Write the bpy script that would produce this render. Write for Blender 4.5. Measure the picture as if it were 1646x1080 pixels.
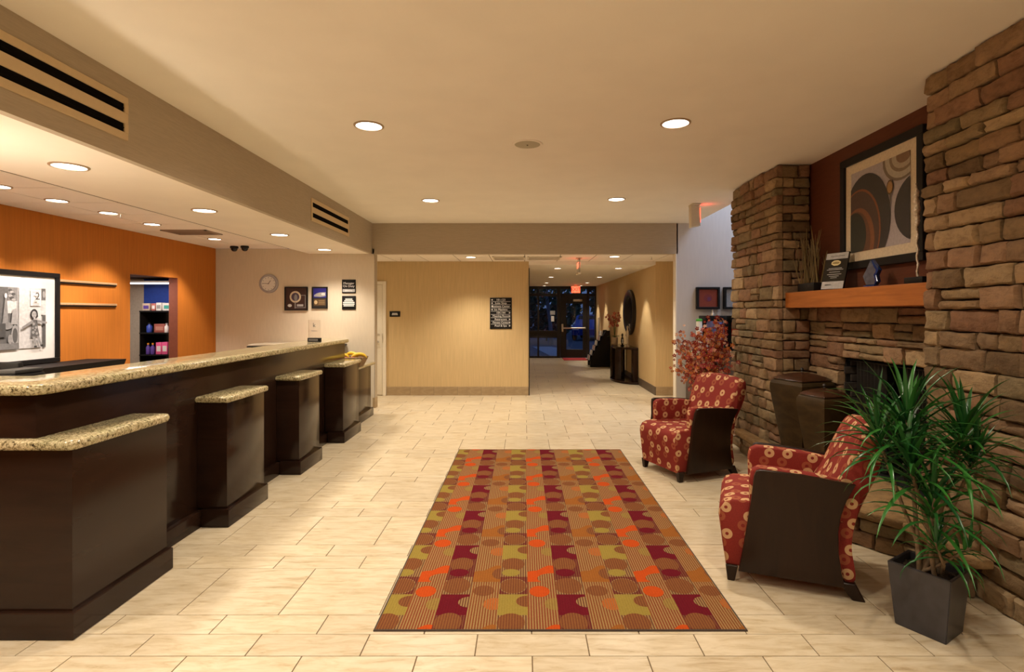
import bpy, bmesh, math, random
from mathutils import Vector, Matrix, noise
random.seed(7)
R = math.radians
PI = math.pi
scene = bpy.context.scene
for o in list(bpy.data.objects):
    bpy.data.objects.remove(o, do_unlink=True)
COL = scene.collection

# ------------------------------------------------------------------ camera
cd = bpy.data.cameras.new('camera')
cd.sensor_width = 36.0
cd.lens = 36.0 * 880.0 / 1646.0
cd.shift_x = -19.0 / 1646.0
cd.shift_y = -38.0 / 1646.0
cd.clip_start = 0.05
cd.clip_end = 300
cam = bpy.data.objects.new('camera', cd)
COL.objects.link(cam)
cam.location = (0, 0, 1.5)
cam.rotation_euler = (R(90), 0, 0)
scene.camera = cam

# ------------------------------------------------------------------ world, exposure
w = bpy.data.worlds.new('dusk')
scene.world = w
w.use_nodes = True
bg = w.node_tree.nodes['Background']
bg.inputs[0].default_value = (0.13, 0.20, 0.40, 1)
bg.inputs[1].default_value = 0.8
vs = scene.view_settings
vs.view_transform = 'Standard'
vs.look = 'None'
vs.gamma = 1.0
vs.use_curve_mapping = False
vs.exposure = 0.14

WARM = (1.0, 0.87, 0.70)
WARM2 = (1.0, 0.88, 0.73)
PINKW = (1.0, 0.86, 0.76)
MAIN_W, SOFFIT_W, WASH_W, LOW_W, HALL_W = 146, 92, 78, 125, 56

GLOW_LAMP_W = 38  # power of the added out-of-view lamp behind the ceiling glow

# skylight over the breakfast counter (bluish dusk light)
def area(name, loc, rot, sx, sy, energy, color):
    l = bpy.data.lights.new(name, 'AREA')
    l.shape = 'RECTANGLE'; l.size = sx; l.size_y = sy; l.energy = energy; l.color = color
    o = bpy.data.objects.new(name, l); COL.objects.link(o)
    o.location = loc; o.rotation_euler = rot
    return o
area('skylight', (4.0, 7.5, 4.66), (0, 0, 0), 1.1, 1.3, 60, (0.66, 0.76, 1.0))

# ------------------------------------------------------------------ helpers
def link(o, parent=None):
    COL.objects.link(o)
    if parent is not None:
        o.parent = parent
    return o

def tag(o, label=None, cat=None, group=None, kind=None):
    if label: o['label'] = label
    if cat: o['category'] = cat
    if group: o['group'] = group
    if kind: o['kind'] = kind
    return o

def empty(name, loc=(0, 0, 0), rz=0.0, label=None, cat=None, group=None):
    o = bpy.data.objects.new(name, None)
    o.empty_display_size = 0.1
    COL.objects.link(o)
    o.location = loc
    o.rotation_euler = (0, 0, rz)
    tag(o, label, cat, group)
    return o

class MB:
    """collects shapes into one bmesh"""
    def __init__(self):
        self.bm = bmesh.new()
        self.mi = 0
    def _mark(self, faces):
        for f in faces: f.material_index = self.mi
    def poly(self, pts):
        vs_ = [self.bm.verts.new(p) for p in pts]
        f = self.bm.faces.new(vs_); f.material_index = self.mi
        return f
    def box(self, x0, x1, y0, y1, z0, z1, bevel=0.0, seg=1, edges=None):
        g = bmesh.ops.create_cube(self.bm, size=1.0)
        vsx = g['verts']
        for v in vsx:
            v.co = Vector((x0 + (v.co.x + .5) * (x1 - x0), y0 + (v.co.y + .5) * (y1 - y0), z0 + (v.co.z + .5) * (z1 - z0)))
        es = list({e for v in vsx for e in v.link_edges})
        fs = list({f for v in vsx for f in v.link_faces})
        if bevel > 0:
            r = bmesh.ops.bevel(self.bm, geom=es, offset=bevel, segments=seg, profile=0.5, affect='EDGES')
            fs = [f for f in fs if f.is_valid] + r['faces']
        self._mark([f for f in fs if f.is_valid])
        return vsx
    def prism(self, pts, axis, a, b, bevel=0.0, seg=2, cap_only=True):
        """polygon in the plane normal to axis ('x','y','z'), extruded a..b"""
        def mk(p, t):
            if axis == 'x': return (t, p[0], p[1])
            if axis == 'y': return (p[0], t, p[1])
            return (p[0], p[1], t)
        lo = [self.bm.verts.new(mk(p, a)) for p in pts]
        hi = [self.bm.verts.new(mk(p, b)) for p in pts]
        n = len(pts)
        fs = [self.bm.faces.new(lo[::-1]), self.bm.faces.new(hi)]
        for i in range(n):
            fs.append(self.bm.faces.new((lo[i], lo[(i + 1) % n], hi[(i + 1) % n], hi[i])))
        bmesh.ops.recalc_face_normals(self.bm, faces=fs)
        if bevel > 0:
            es = [e for e in fs[0].edges] + [e for e in fs[1].edges]
            r = bmesh.ops.bevel(self.bm, geom=es, offset=bevel, segments=seg, profile=0.5, affect='EDGES')
            fs = [f for f in fs if f.is_valid] + r['faces']
        self._mark([f for f in fs if f.is_valid])
    def lathe(self, prof, n=32, c=(0, 0, 0), cap=True):
        rings = []
        for (r, z) in prof:
            if r < 1e-6:
                rings.append([self.bm.verts.new((c[0], c[1], c[2] + z))])
            else:
                rings.append([self.bm.verts.new((c[0] + r * math.cos(2 * PI * i / n), c[1] + r * math.sin(2 * PI * i / n), c[2] + z)) for i in range(n)])
        fs = []
        for k in range(len(rings) - 1):
            A, B = rings[k], rings[k + 1]
            for i in range(n):
                j = (i + 1) % n
                if len(A) == 1 and len(B) == 1: continue
                if len(A) == 1: fs.append(self.bm.faces.new((A[0], B[j], B[i])))
                elif len(B) == 1: fs.append(self.bm.faces.new((A[i], A[j], B[0])))
                else: fs.append(self.bm.faces.new((A[i], A[j], B[j], B[i])))
        if cap:
            if len(rings[0]) > 1: fs.append(self.bm.faces.new(rings[0][::-1]))
            if len(rings[-1]) > 1: fs.append(self.bm.faces.new(rings[-1]))
        self._mark(fs)
        return fs
    def tube(self, pts, radii, n=8, cap=True):
        pts = [Vector(p) for p in pts]
        if not hasattr(radii, '__len__'): radii = [radii] * len(pts)
        rings = []
        for i, p in enumerate(pts):
            d = (pts[min(i + 1, len(pts) - 1)] - pts[max(i - 1, 0)]).normalized()
            up = Vector((0, 0, 1)) if abs(d.z) < 0.95 else Vector((1, 0, 0))
            a = d.cross(up).normalized(); b = d.cross(a).normalized()
            rings.append([self.bm.verts.new(p + (a * math.cos(2 * PI * k / n) + b * math.sin(2 * PI * k / n)) * radii[i]) for k in range(n)])
        fs = []
        for i in range(len(rings) - 1):
            for k in range(n):
                fs.append(self.bm.faces.new((rings[i][k], rings[i][(k + 1) % n], rings[i + 1][(k + 1) % n], rings[i + 1][k])))
        if cap:
            fs.append(self.bm.faces.new(rings[0][::-1])); fs.append(self.bm.faces.new(rings[-1]))
        bmesh.ops.recalc_face_normals(self.bm, faces=fs)
        self._mark(fs)
    def sphere(self, c, r, sub=2, scale=(1, 1, 1), jitter=0.0):
        g = bmesh.ops.create_icosphere(self.bm, subdivisions=sub, radius=1.0)
        for v in g['verts']:
            k = 1 + jitter * (random.random() - .5)
            v.co = Vector((c[0] + v.co.x * r * scale[0] * k, c[1] + v.co.y * r * scale[1] * k, c[2] + v.co.z * r * scale[2] * k))
        self._mark({f for v in g['verts'] for f in v.link_faces})
    def xform(self, m):
        bmesh.ops.transform(self.bm, matrix=m, verts=self.bm.verts)
        return self
    def mesh(self, name, mats, smooth=None, uv=False):
        me = bpy.data.meshes.new(name)
        if uv:
            lay = self.bm.loops.layers.uv.new('UVMap')
            self.bm.normal_update()
            for f in self.bm.faces:
                n = f.normal
                ax = max(range(3), key=lambda i: abs(n[i]))
                for l in f.loops:
                    c = l.vert.co
                    l[lay].uv = ((c.y, c.z) if ax == 0 else (c.x, c.z) if ax == 1 else (c.x, c.y))
        self.bm.to_mesh(me); self.bm.free()
        if not isinstance(mats, (list, tuple)): mats = [mats]
        for m in mats: me.materials.append(m)
        if smooth is not None:
            me.shade_smooth()
            me.set_sharp_from_angle(angle=R(smooth))
        return me
    def build(self, name, mats, parent=None, smooth=None, uv=False):
        o = bpy.data.objects.new(name, self.mesh(name, mats, smooth, uv))
        return link(o, parent)

def box(name, b, m, parent=None, bevel=0.0, seg=2, smooth=None):
    mb = MB(); mb.box(*b, bevel=bevel, seg=seg)
    return mb.build(name, m, parent, smooth if smooth is not None else (40 if bevel > 0 else None))

def struct(name, b, m, label, parent=None):
    o = box(name, b, m, parent)
    if parent is None: tag(o, label, kind='structure')
    return o

# ------------------------------------------------------------------ materials
def nodemat(name):
    m = bpy.data.materials.new(name); m.use_nodes = True
    nt = m.node_tree
    return m, nt, nt.nodes['Principled BSDF']

def N(nt, t, **kw):
    n = nt.nodes.new(t)
    for k, v in kw.items(): setattr(n, k, v)
    return n

def coords(nt, scale=(1, 1, 1), kind='Object'):
    tc = N(nt, 'ShaderNodeTexCoord'); mp = N(nt, 'ShaderNodeMapping')
    mp.inputs['Scale'].default_value = scale
    nt.links.new(tc.outputs[kind], mp.inputs['Vector'])
    return mp.outputs['Vector']

def geo_pos(nt, scale=(1, 1, 1)):
    g = N(nt, 'ShaderNodeNewGeometry'); mp = N(nt, 'ShaderNodeMapping')
    mp.inputs['Scale'].default_value = scale
    nt.links.new(g.outputs['Position'], mp.inputs['Vector'])
    return mp.outputs['Vector']

def ramp(nt, fac, stops, interp='LINEAR'):
    r = N(nt, 'ShaderNodeValToRGB'); r.color_ramp.interpolation = interp
    els = r.color_ramp.elements
    while len(els) < len(stops): els.new(0.5)
    for e, (p, c) in zip(els, stops):
        e.position = p; e.color = (*c, 1)
    nt.links.new(fac, r.inputs['Fac'])
    return r.outputs['Color']

def mixc(nt, fac, a, b, mode='MIX'):
    m = N(nt, 'ShaderNodeMix', data_type='RGBA', blend_type=mode)
    for s, v in (('Factor', fac), ('A', a), ('B', b)):
        sk = [i for i in m.inputs if i.name == s and (i.type == 'RGBA' or s == 'Factor' and i.type == 'VALUE')][0]
        if hasattr(v, 'links') or hasattr(v, 'is_linked'): nt.links.new(v, sk)
        elif s == 'Factor': sk.default_value = v
        else: sk.default_value = (*v, 1)
    return [o for o in m.outputs if o.type == 'RGBA'][0]

def mathn(nt, op, a, b=None, c=None):
    m = N(nt, 'ShaderNodeMath', operation=op)
    for i, v in enumerate((a, b, c)):
        if v is None: continue
        if hasattr(v, 'is_linked'): nt.links.new(v, m.inputs[i])
        else: m.inputs[i].default_value = v
    return m.outputs[0]

def bump(nt, p, height, strength=0.2, dist=0.01):
    b = N(nt, 'ShaderNodeBump'); b.inputs['Strength'].default_value = strength; b.inputs['Distance'].default_value = dist
    nt.links.new(height, b.inputs['Height']); nt.links.new(b.outputs['Normal'], p.inputs['Normal'])

def noise_tex(nt, vec, scale, detail=3, rough=0.5, dist=0.0):
    n = N(nt, 'ShaderNodeTexNoise')
    n.inputs['Scale'].default_value = scale; n.inputs['Detail'].default_value = detail
    n.inputs['Roughness'].default_value = rough; n.inputs['Distortion'].default_value = dist
    nt.links.new(vec, n.inputs['Vector'])
    return n.outputs['Fac']

def plain(name, col, rough=0.5, metal=0.0, var=0.06, scale=30, spec=0.5, bmp=0.0, coat=0.0):
    m, nt, p = nodemat(name)
    f = noise_tex(nt, coords(nt), scale, 2)
    c = ramp(nt, f, [(0.3, tuple(x * (1 - var) for x in col)), (0.7, tuple(min(1, x * (1 + var)) for x in col))])
    nt.links.new(c, p.inputs['Base Color'])
    p.inputs['Roughness'].default_value = rough; p.inputs['Metallic'].default_value = metal
    p.inputs['Specular IOR Level'].default_value = spec
    p.inputs['Coat Weight'].default_value = coat
    if bmp: bump(nt, p, f, bmp, 0.003)
    return m

def wallpaper(name, col, var=0.10, sv=(60, 60, 2.2), rough=0.75):
    """vertical grasscloth grain"""
    m, nt, p = nodemat(name)
    f = noise_tex(nt, geo_pos(nt, sv), 1.0, 3, 0.6)
    f2 = noise_tex(nt, geo_pos(nt), 1.2, 2)
    c = ramp(nt, f, [(0.25, tuple(x * (1 - var) for x in col)), (0.75, tuple(min(1, x * (1 + var)) for x in col))])
    nt.links.new(c, p.inputs['Base Color'])
    p.inputs['Roughness'].default_value = rough
    p.inputs['Specular IOR Level'].default_value = 0.25
    bump(nt, p, f, 0.12, 0.003)
    return m

def emit(name, col, strength):
    m, nt, p = nodemat(name)
    p.inputs['Base Color'].default_value = (0.8, 0.8, 0.8, 1)
    p.inputs['Emission Color'].default_value = (*col, 1)
    p.inputs['Emission Strength'].default_value = strength
    return m

def wood(name, c1, c2, rough, sv=(3, 3, 40), coat=0.0, spec=0.5):
    m, nt, p = nodemat(name)
    f = noise_tex(nt, coords(nt, sv), 1.0, 4, 0.6, 1.2)
    nt.links.new(ramp(nt, f, [(0.3, c1), (0.7, c2)]), p.inputs['Base Color'])
    p.inputs['Roughness'].default_value = rough
    p.inputs['Coat Weight'].default_value = coat; p.inputs['Coat Roughness'].default_value = 0.12
    p.inputs['Specular IOR Level'].default_value = spec
    return m

M = {}
M['ceil'] = plain('ceiling_paint', (0.90, 0.84, 0.74), 0.85, var=0.02, scale=3, spec=0.1)
M['soffitceil'] = plain('soffit_paint', (0.88, 0.81, 0.70), 0.85, var=0.02, scale=3, spec=0.1)
M['panel'] = plain('acoustic_panel', (0.90, 0.83, 0.75), 0.9, var=0.05, scale=180, spec=0.1, bmp=0.3)
M['grid'] = plain('grid_dark', (0.20, 0.16, 0.12), 0.8, var=0.03)
M['taupe'] = wallpaper('taupe_wallpaper', (0.47, 0.39, 0.285), 0.08, (9, 9, 130))
M['tanwall'] = wallpaper('tan_grasscloth', (0.63, 0.46, 0.235), 0.10)
M['cream'] = wallpaper('cream_wallpaper', (0.73, 0.64, 0.50), 0.04, (40, 40, 6))
M['orange'] = wallpaper('orange_grasscloth', (0.56, 0.185, 0.024), 0.10)
M['orange_edge'] = plain('terracotta_jamb', (0.30, 0.085, 0.045), 0.7)
M['mahog'] = wallpaper('mahogany_wallpaper', (0.115, 0.034, 0.014), 0.15, (9, 9, 90), 0.6)
M['greywall'] = wallpaper('grey_wallpaper', (0.60, 0.56, 0.52), 0.04, (30, 30, 3))
M['beige'] = plain('beige_paint', (0.50, 0.42, 0.33), 0.8)
M['blue'] = plain('blue_paint', (0.02, 0.07, 0.42), 0.6)
M['trimcream'] = plain('cream_trim', (0.84, 0.77, 0.63), 0.5, var=0.02)
M['bronze'] = plain('dark_bronze', (0.02, 0.016, 0.014), 0.4, metal=0.3)
M['black'] = plain('black_plastic', (0.010, 0.009, 0.009), 0.5, spec=0.2)
M['blackgloss'] = plain('black_gloss', (0.008, 0.008, 0.008), 0.15)
M['white'] = plain('white_paint', (0.82, 0.80, 0.76), 0.5, var=0.02)
M['offwhite'] = plain('offwhite', (0.72, 0.64, 0.50), 0.55, var=0.02)
M['signwhite'] = plain('sign_lettering', (0.85, 0.83, 0.80), 0.5, var=0.01)
M['steel'] = plain('brushed_steel', (0.62, 0.58, 0.52), 0.28, metal=1.0, var=0.05)
M['ventpaint'] = plain('vent_paint', (0.66, 0.50, 0.29), 0.5, var=0.02)
M['void'] = plain('vent_dark', (0.006, 0.005, 0.004), 0.9, spec=0.05)
M['espresso'] = wood('espresso_veneer', (0.017, 0.008, 0.0052), (0.027, 0.0125, 0.0075), 0.16, (1.5, 1.5, 10), spec=0.26)
M['chairwood'] = wood('walnut_panel', (0.016, 0.0075, 0.0045), (0.028, 0.0125, 0.0065), 0.3, (2, 14, 2), spec=0.25)
M['mantel'] = wood('mantel_wood', (0.30, 0.085, 0.013), (0.46, 0.15, 0.026), 0.42, (25, 1.5, 25))
M['lens'] = emit('lamp_lens', (1.0, 0.93, 0.80), 9.0)
M['redsign'] = emit('exit_red', (1.0, 0.07, 0.03), 2.6)
M['screen'] = emit('screen_blue', (0.3, 0.6, 1.0), 1.2)

def granite_mat():
    m, nt, p = nodemat('granite')
    v = coords(nt)
    a = noise_tex(nt, v, 70, 5, 0.72)
    b = noise_tex(nt, v, 150, 3, 0.6)
    c = noise_tex(nt, v, 9, 3, 0.6)
    base = ramp(nt, a, [(0.34, (0.025, 0.020, 0.013)), (0.42, (0.17, 0.135, 0.07)), (0.48, (0.40, 0.35, 0.21)), (0.62, (0.64, 0.58, 0.41)), (0.74, (0.30, 0.25, 0.14))])
    speck = ramp(nt, b, [(0.33, (0.0, 0.0, 0.0)), (0.39, (1, 1, 1))])
    k = mixc(nt, 0.75, base, speck, 'MULTIPLY')
    tint = ramp(nt, c, [(0.35, (0.85, 0.85, 0.72)), (0.65, (1.1, 1.02, 0.95))])
    nt.links.new(mixc(nt, 1.0, k, tint, 'MULTIPLY'), p.inputs['Base Color'])
    p.inputs['Roughness'].default_value = 0.12
    return m
M['granite'] = granite_mat()

def tile_mat():
    m, nt, p = nodemat('travertine_tile')
    oi = N(nt, 'ShaderNodeObjectInfo')
    g = N(nt, 'ShaderNodeNewGeometry')
    add = N(nt, 'ShaderNodeVectorMath', operation='ADD')
    cx = N(nt, 'ShaderNodeCombineXYZ')
    off = mathn(nt, 'MULTIPLY', oi.outputs['Random'], 37.0)
    nt.links.new(off, cx.inputs[0]); nt.links.new(off, cx.inputs[1])
    nt.links.new(g.outputs['Position'], add.inputs[0]); nt.links.new(cx.outputs[0], add.inputs[1])
    mp = N(nt, 'ShaderNodeMapping'); mp.inputs['Scale'].default_value = (2.2, 11, 1)
    nt.links.new(add.outputs[0], mp.inputs['Vector'])
    f = noise_tex(nt, mp.outputs[0], 2.4, 6, 0.66, 0.6)
    f2 = noise_tex(nt, add.outputs[0], 5, 4, 0.6)
    c = ramp(nt, f, [(0.22, (0.36, 0.26, 0.145)), (0.40, (0.60, 0.50, 0.345)), (0.55, (0.69, 0.605, 0.46)), (0.8, (0.74, 0.66, 0.525))])
    c2 = mixc(nt, 0.5, c, ramp(nt, f2, [(0.3, (0.84, 0.80, 0.72)), (0.7, (1.05, 1.03, 1.0))]), 'MULTIPLY')
    t = ramp(nt, oi.outputs['Random'], [(0.0, (0.93, 0.92, 0.90)), (1.0, (1.04, 1.03, 1.0))])
    nt.links.new(mixc(nt, 1.0, c2, t, 'MULTIPLY'), p.inputs['Base Color'])
    nt.links.new(mathn(nt, 'MULTIPLY_ADD', f2, 0.16, 0.24), p.inputs['Roughness'])
    p.inputs['Specular IOR Level'].default_value = 0.38
    bump(nt, p, f, 0.06, 0.003)
    return m
M['tile'] = tile_mat()
M['grout'] = plain('grout', (0.17, 0.115, 0.06), 0.9)
M['basetile'] = wood('baseboard_tile', (0.34, 0.235, 0.125), (0.46, 0.34, 0.19), 0.5, (5, 5, 12))

def stone_mat(name, stops, dark=1.0):
    m, nt, p = nodemat(name)
    oi = N(nt, 'ShaderNodeObjectInfo')
    base = ramp(nt, oi.outputs['Random'], stops, 'LINEAR')
    f = noise_tex(nt, geo_pos(nt, (1, 1, 1.8)), 14, 6, 0.7, 0.4)
    f2 = noise_tex(nt, geo_pos(nt), 70, 4, 0.7)
    c = mixc(nt, 0.8, base, ramp(nt, f, [(0.28, (0.52, 0.45, 0.38)), (0.5, (1.0, 0.98, 0.95)), (0.72, (1.3, 1.22, 1.08))]), 'MULTIPLY')
    nt.links.new(c, p.inputs['Base Color'])
    p.inputs['Roughness'].default_value = 0.85
    p.inputs['Specular IOR Level'].default_value = 0.25
    h = mathn(nt, 'ADD', mathn(nt, 'MULTIPLY', f, 1.0), mathn(nt, 'MULTIPLY', f2, 0.5))
    bump(nt, p, h, 0.7, 0.012)
    return m
M['stone'] = stone_mat('field_stone', [(0.0, (0.12, 0.077, 0.042)), (0.18, (0.28, 0.19, 0.10)), (0.36, (0.22, 0.118, 0.07)), (0.52, (0.37, 0.26, 0.145)), (0.68, (0.19, 0.15, 0.085)), (0.84, (0.27, 0.15, 0.09)), (1.0, (0.42, 0.31, 0.18))])
M['mortar'] = plain('mortar', (0.055, 0.034, 0.02), 0.95, var=0.2, scale=60)
M['firebrick'] = plain('fire_brick', (0.055, 0.045, 0.036), 0.9, var=0.3, scale=25, bmp=0.4)
M['soot'] = plain('soot', (0.008, 0.007, 0.006), 0.95)

def stripes(name, a, b, pitch=0.0135, duty=0.5):
    m, nt, p = nodemat(name)
    g = N(nt, 'ShaderNodeNewGeometry'); sx = N(nt, 'ShaderNodeSeparateXYZ')
    nt.links.new(g.outputs['Position'], sx.inputs[0])
    fr = mathn(nt, 'FRACT', mathn(nt, 'DIVIDE', sx.outputs[0], pitch))
    st = mathn(nt, 'GREATER_THAN', fr, duty)
    n = noise_tex(nt, geo_pos(nt), 220, 3, 0.7)
    a = tuple(x * 0.82 for x in a); b = tuple(x * 0.86 for x in b)
    c = mixc(nt, st, a, b)
    nt.links.new(mixc(nt, 0.6, c, ramp(nt, n, [(0.25, (0.6, 0.6, 0.6)), (0.75, (1.3, 1.3, 1.3))]), 'MULTIPLY'), p.inputs['Base Color'])
    p.inputs['Roughness'].default_value = 0.95; p.inputs['Specular IOR Level'].default_value = 0.1
    bump(nt, p, n, 0.5, 0.004)
    return m
TAN = (0.38, 0.24, 0.095)
RUG = {
 'A': stripes('rug_stripe_olive', TAN, (0.15, 0.055, 0.03)),
 'B': stripes('rug_stripe_orange', TAN, (0.24, 0.055, 0.022)),
 'C': stripes('rug_stripe_plum', (0.20, 0.075, 0.035), (0.13, 0.016, 0.018)),
 'D': stripes('rug_stripe_rust', TAN, (0.23, 0.065, 0.022)),
 'olive': stripes('rug_olive', (0.36, 0.26, 0.055), (0.32, 0.23, 0.045)),
 'olive2': stripes('rug_olive_dim', (0.36, 0.24, 0.065), (0.27, 0.15, 0.04)),
 'maroon': stripes('rug_maroon', (0.16, 0.008, 0.018), (0.14, 0.007, 0.015)),
 'red': stripes('rug_orange_red', (0.60, 0.085, 0.012), (0.54, 0.075, 0.01)),
 'rust': stripes('rug_rust', (0.36, 0.13, 0.025), (0.31, 0.105, 0.02)),
 'brown': stripes('rug_brown', (0.26, 0.105, 0.035), (0.19, 0.06, 0.025)),
 'orange': stripes('rug_orange', (0.50, 0.13, 0.025), (0.36, 0.15, 0.05)),
}
M['rugedge'] = plain('rug_binding', (0.06, 0.04, 0.03), 0.9)

def fabric_mat():
    m, nt, p = nodemat('ring_fabric')
    tc = N(nt, 'ShaderNodeTexCoord')
    def ring(off, scale, r0, r1, rnd):
        mp = N(nt, 'ShaderNodeMapping'); mp.inputs['Location'].default_value = (off, off * 1.7, 0)
        nt.links.new(tc.outputs['UV'], mp.inputs['Vector'])
        v = N(nt, 'ShaderNodeTexVoronoi', voronoi_dimensions='2D'); v.inputs['Scale'].default_value = scale
        v.inputs['Randomness'].default_value = rnd
        nt.links.new(mp.outputs[0], v.inputs['Vector'])
        d = v.outputs['Distance']
        return mathn(nt, 'MULTIPLY', mathn(nt, 'GREATER_THAN', d, r0), mathn(nt, 'LESS_THAN', d, r1))
    red = ramp(nt, noise_tex(nt, tc.outputs['UV'], 160, 2), [(0.3, (0.20, 0.018, 0.013)), (0.7, (0.26, 0.027, 0.018))])
    c = mixc(nt, mathn(nt, 'MULTIPLY', ring(0.031, 8.3, 0.085, 0.235, 0.42), 0.55), red, (0.40, 0.13, 0.055))
    c = mixc(nt, ring(0.0, 8.3, 0.075, 0.24, 0.42), c, (0.60, 0.36, 0.18))
    nt.links.new(c, p.inputs['Base Color'])
    p.inputs['Roughness'].default_value = 0.75; p.inputs['Specular IOR Level'].default_value = 0.3
    return m
M['fabric'] = fabric_mat()

def glass_mat(name, tint=(0.9, 0.93, 0.95), refl=0.08):
    m = bpy.data.materials.new(name); m.use_nodes = True
    nt = m.node_tree; nt.nodes.clear()
    out = N(nt, 'ShaderNodeOutputMaterial'); t = N(nt, 'ShaderNodeBsdfTransparent'); g = N(nt, 'ShaderNodeBsdfGlossy')
    t.inputs[0].default_value = (*tint, 1); g.inputs['Roughness'].default_value = 0.02
    f = N(nt, 'ShaderNodeFresnel'); f.inputs[0].default_value = 1.45
    mx = N(nt, 'ShaderNodeMixShader')
    nt.links.new(f.outputs[0], mx.inputs[0]); nt.links.new(t.outputs[0], mx.inputs[1]); nt.links.new(g.outputs[0], mx.inputs[2])
    nt.links.new(mx.outputs[0], out.inputs[0])
    return m
M['glass'] = glass_mat('window_glass', (0.75, 0.80, 0.85))
M['acrylic'] = glass_mat('clear_acrylic', (0.94, 0.95, 0.95))
M['blueglass'] = plain('blue_glass', (0.02, 0.09, 0.45), 0.06, var=0.2)
M['blueglass'].node_tree.nodes['Principled BSDF'].inputs['Transmission Weight'].default_value = 0.6

def grey(v, name=None, rough=0.6):
    k = 'g%d' % int(v * 1000)
    if k not in M: M[k] = plain('print_grey', (v, v * 0.985, v * 0.97), rough, var=0.12, scale=45)
    return M[k]
def colr(r, g, b, rough=0.5):
    k = 'c%d_%d_%d' % (r * 255, g * 255, b * 255)
    if k not in M: M[k] = plain('paint', (r, g, b), rough, var=0.08, scale=60)
    return M[k]

def text(name, body, size, loc, rot, m, parent=None, align='CENTER', depth=0.001):
    cu = bpy.data.curves.new(name, 'FONT')
    cu.body = body; cu.size = size; cu.align_x = align; cu.align_y = 'CENTER'; cu.extrude = depth
    cu.resolution_u = 3
    o = bpy.data.objects.new(name + '_tmp', cu); COL.objects.link(o)
    bpy.context.view_layer.update()
    me = bpy.data.meshes.new_from_object(o.evaluated_get(bpy.context.evaluated_depsgraph_get()))
    bpy.data.objects.remove(o, do_unlink=True); bpy.data.curves.remove(cu)
    me.materials.clear(); me.materials.append(m)
    t = bpy.data.objects.new(name, me); link(t, parent)
    t.location = loc; t.rotation_euler = rot
    return t
FRONT = (R(90), 0, 0)          # faces the camera (-Y)
# ================================================================== STRUCTURE
fl = struct('floor', (-7, 6.2, -3.1, 18.2, -0.12, -0.004), M['grout'], 'pale travertine tiled lobby floor with thin dark joints')
def build_tiles():
    TW, B, S = 0.5025, 0.492, 0.1625
    rows = []
    y = 2.716
    seq = [B, S, S]
    ph = 0
    rr = []
    k = 0
    while y < 18.1:
        d = seq[k % 3]; rr.append((y, d, 0.0 if k % 2 == 0 else 0.5)); y += d; k += 1
    y = 2.716; k = -1
    while y > -2.9:
        d = seq[k % 3]; y -= d; rr.append((y, d, 0.0 if k % 2 == 0 else 0.5)); k -= 1
    J = 0.0022
    cand = []
    for (y0, d, off) in rr:
        for i in range(-14, 16):
            x0 = -1.722 + TW * (i + off)
            x1 = x0 + TW; y1 = min(y0 + d, 18.1)
            if x1 < -4.8 or x0 > 6.1: continue
            xa, xb = x0, x1
            if y1 > 9.9:
                if y0 < 9.9: pass
                else:
                    xa = max(xa, 0.092); xb = min(xb, 2.383)
            else:
                xa = max(xa, -4.8); xb = min(xb, 6.0)
            if xb - xa < 0.02: continue
            yc = (y0 + y1) / 2; xc = (xa + xb) / 2
            px = 842 + 880 * xc / max(yc, .1); py = 502 + 1320 / max(yc, .1)
            vis = yc > 2.0 and -60 < px < 1700 and py < 1120
            if xc < -2.3 and yc > 2.5: vis = False
            if xc > 2.45 and yc < 6.3: vis = False
            if xc > 3.3: vis = False
            if -0.70 < xa and xb < 1.05 and y0 > 2.58 and y1 < 5.96: vis = False
            cand.append((vis, -d / (yc ** 3) if vis else 0, xa, xb, y0, y1))
    cand.sort(key=lambda t: (not t[0], t[1]))
    cache = {}
    rest = MB()
    n = 0
    for (vis, _, xa, xb, y0, y1) in cand:
        if vis and n < 296:
            n += 1
            key = (round(xb - xa, 3), round(y1 - y0, 3))
            if key not in cache:
                mb = MB(); mb.box(-key[0] / 2 + J, key[0] / 2 - J, -key[1] / 2 + J, key[1] / 2 - J, -0.004, 0.0, bevel=0.0012)
                cache[key] = mb.mesh('tile', M['tile'])
            o = bpy.data.objects.new('tile', cache[key]); link(o, fl)
            o.location = ((xa + xb) / 2, (y0 + y1) / 2, 0.0003 * (random.random() - 1))
        else:
            rest.box(xa + J, xb - J, y0 + J, y1 - J, -0.004, 0.0)
    o = rest.build('far_tiles', M['tile'], fl); tag(o, kind='stuff')
build_tiles()

# --- ceilings
mb = MB(); mb.box(-2.43, 2.68, -3.0, 8.6, 2.90, 2.98); mb.box(2.68, 2.86, -3.0, 6.14, 2.90, 2.98)
tag(mb.build('ceiling', M['ceil']), 'smooth tan painted main lobby ceiling', kind='structure')
mb = MB(); mb.prism([(-2.43, 2.42), (-2.43, 2.55), (-3.74, 2.55), (-3.68, 2.50), (-3.37, 2.42)], 'y', -3.0, 8.6)
tag(mb.build('ceiling_soffit', M['soffitceil']), 'smooth dropped ceiling band above the reception counter', kind='structure')

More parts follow.
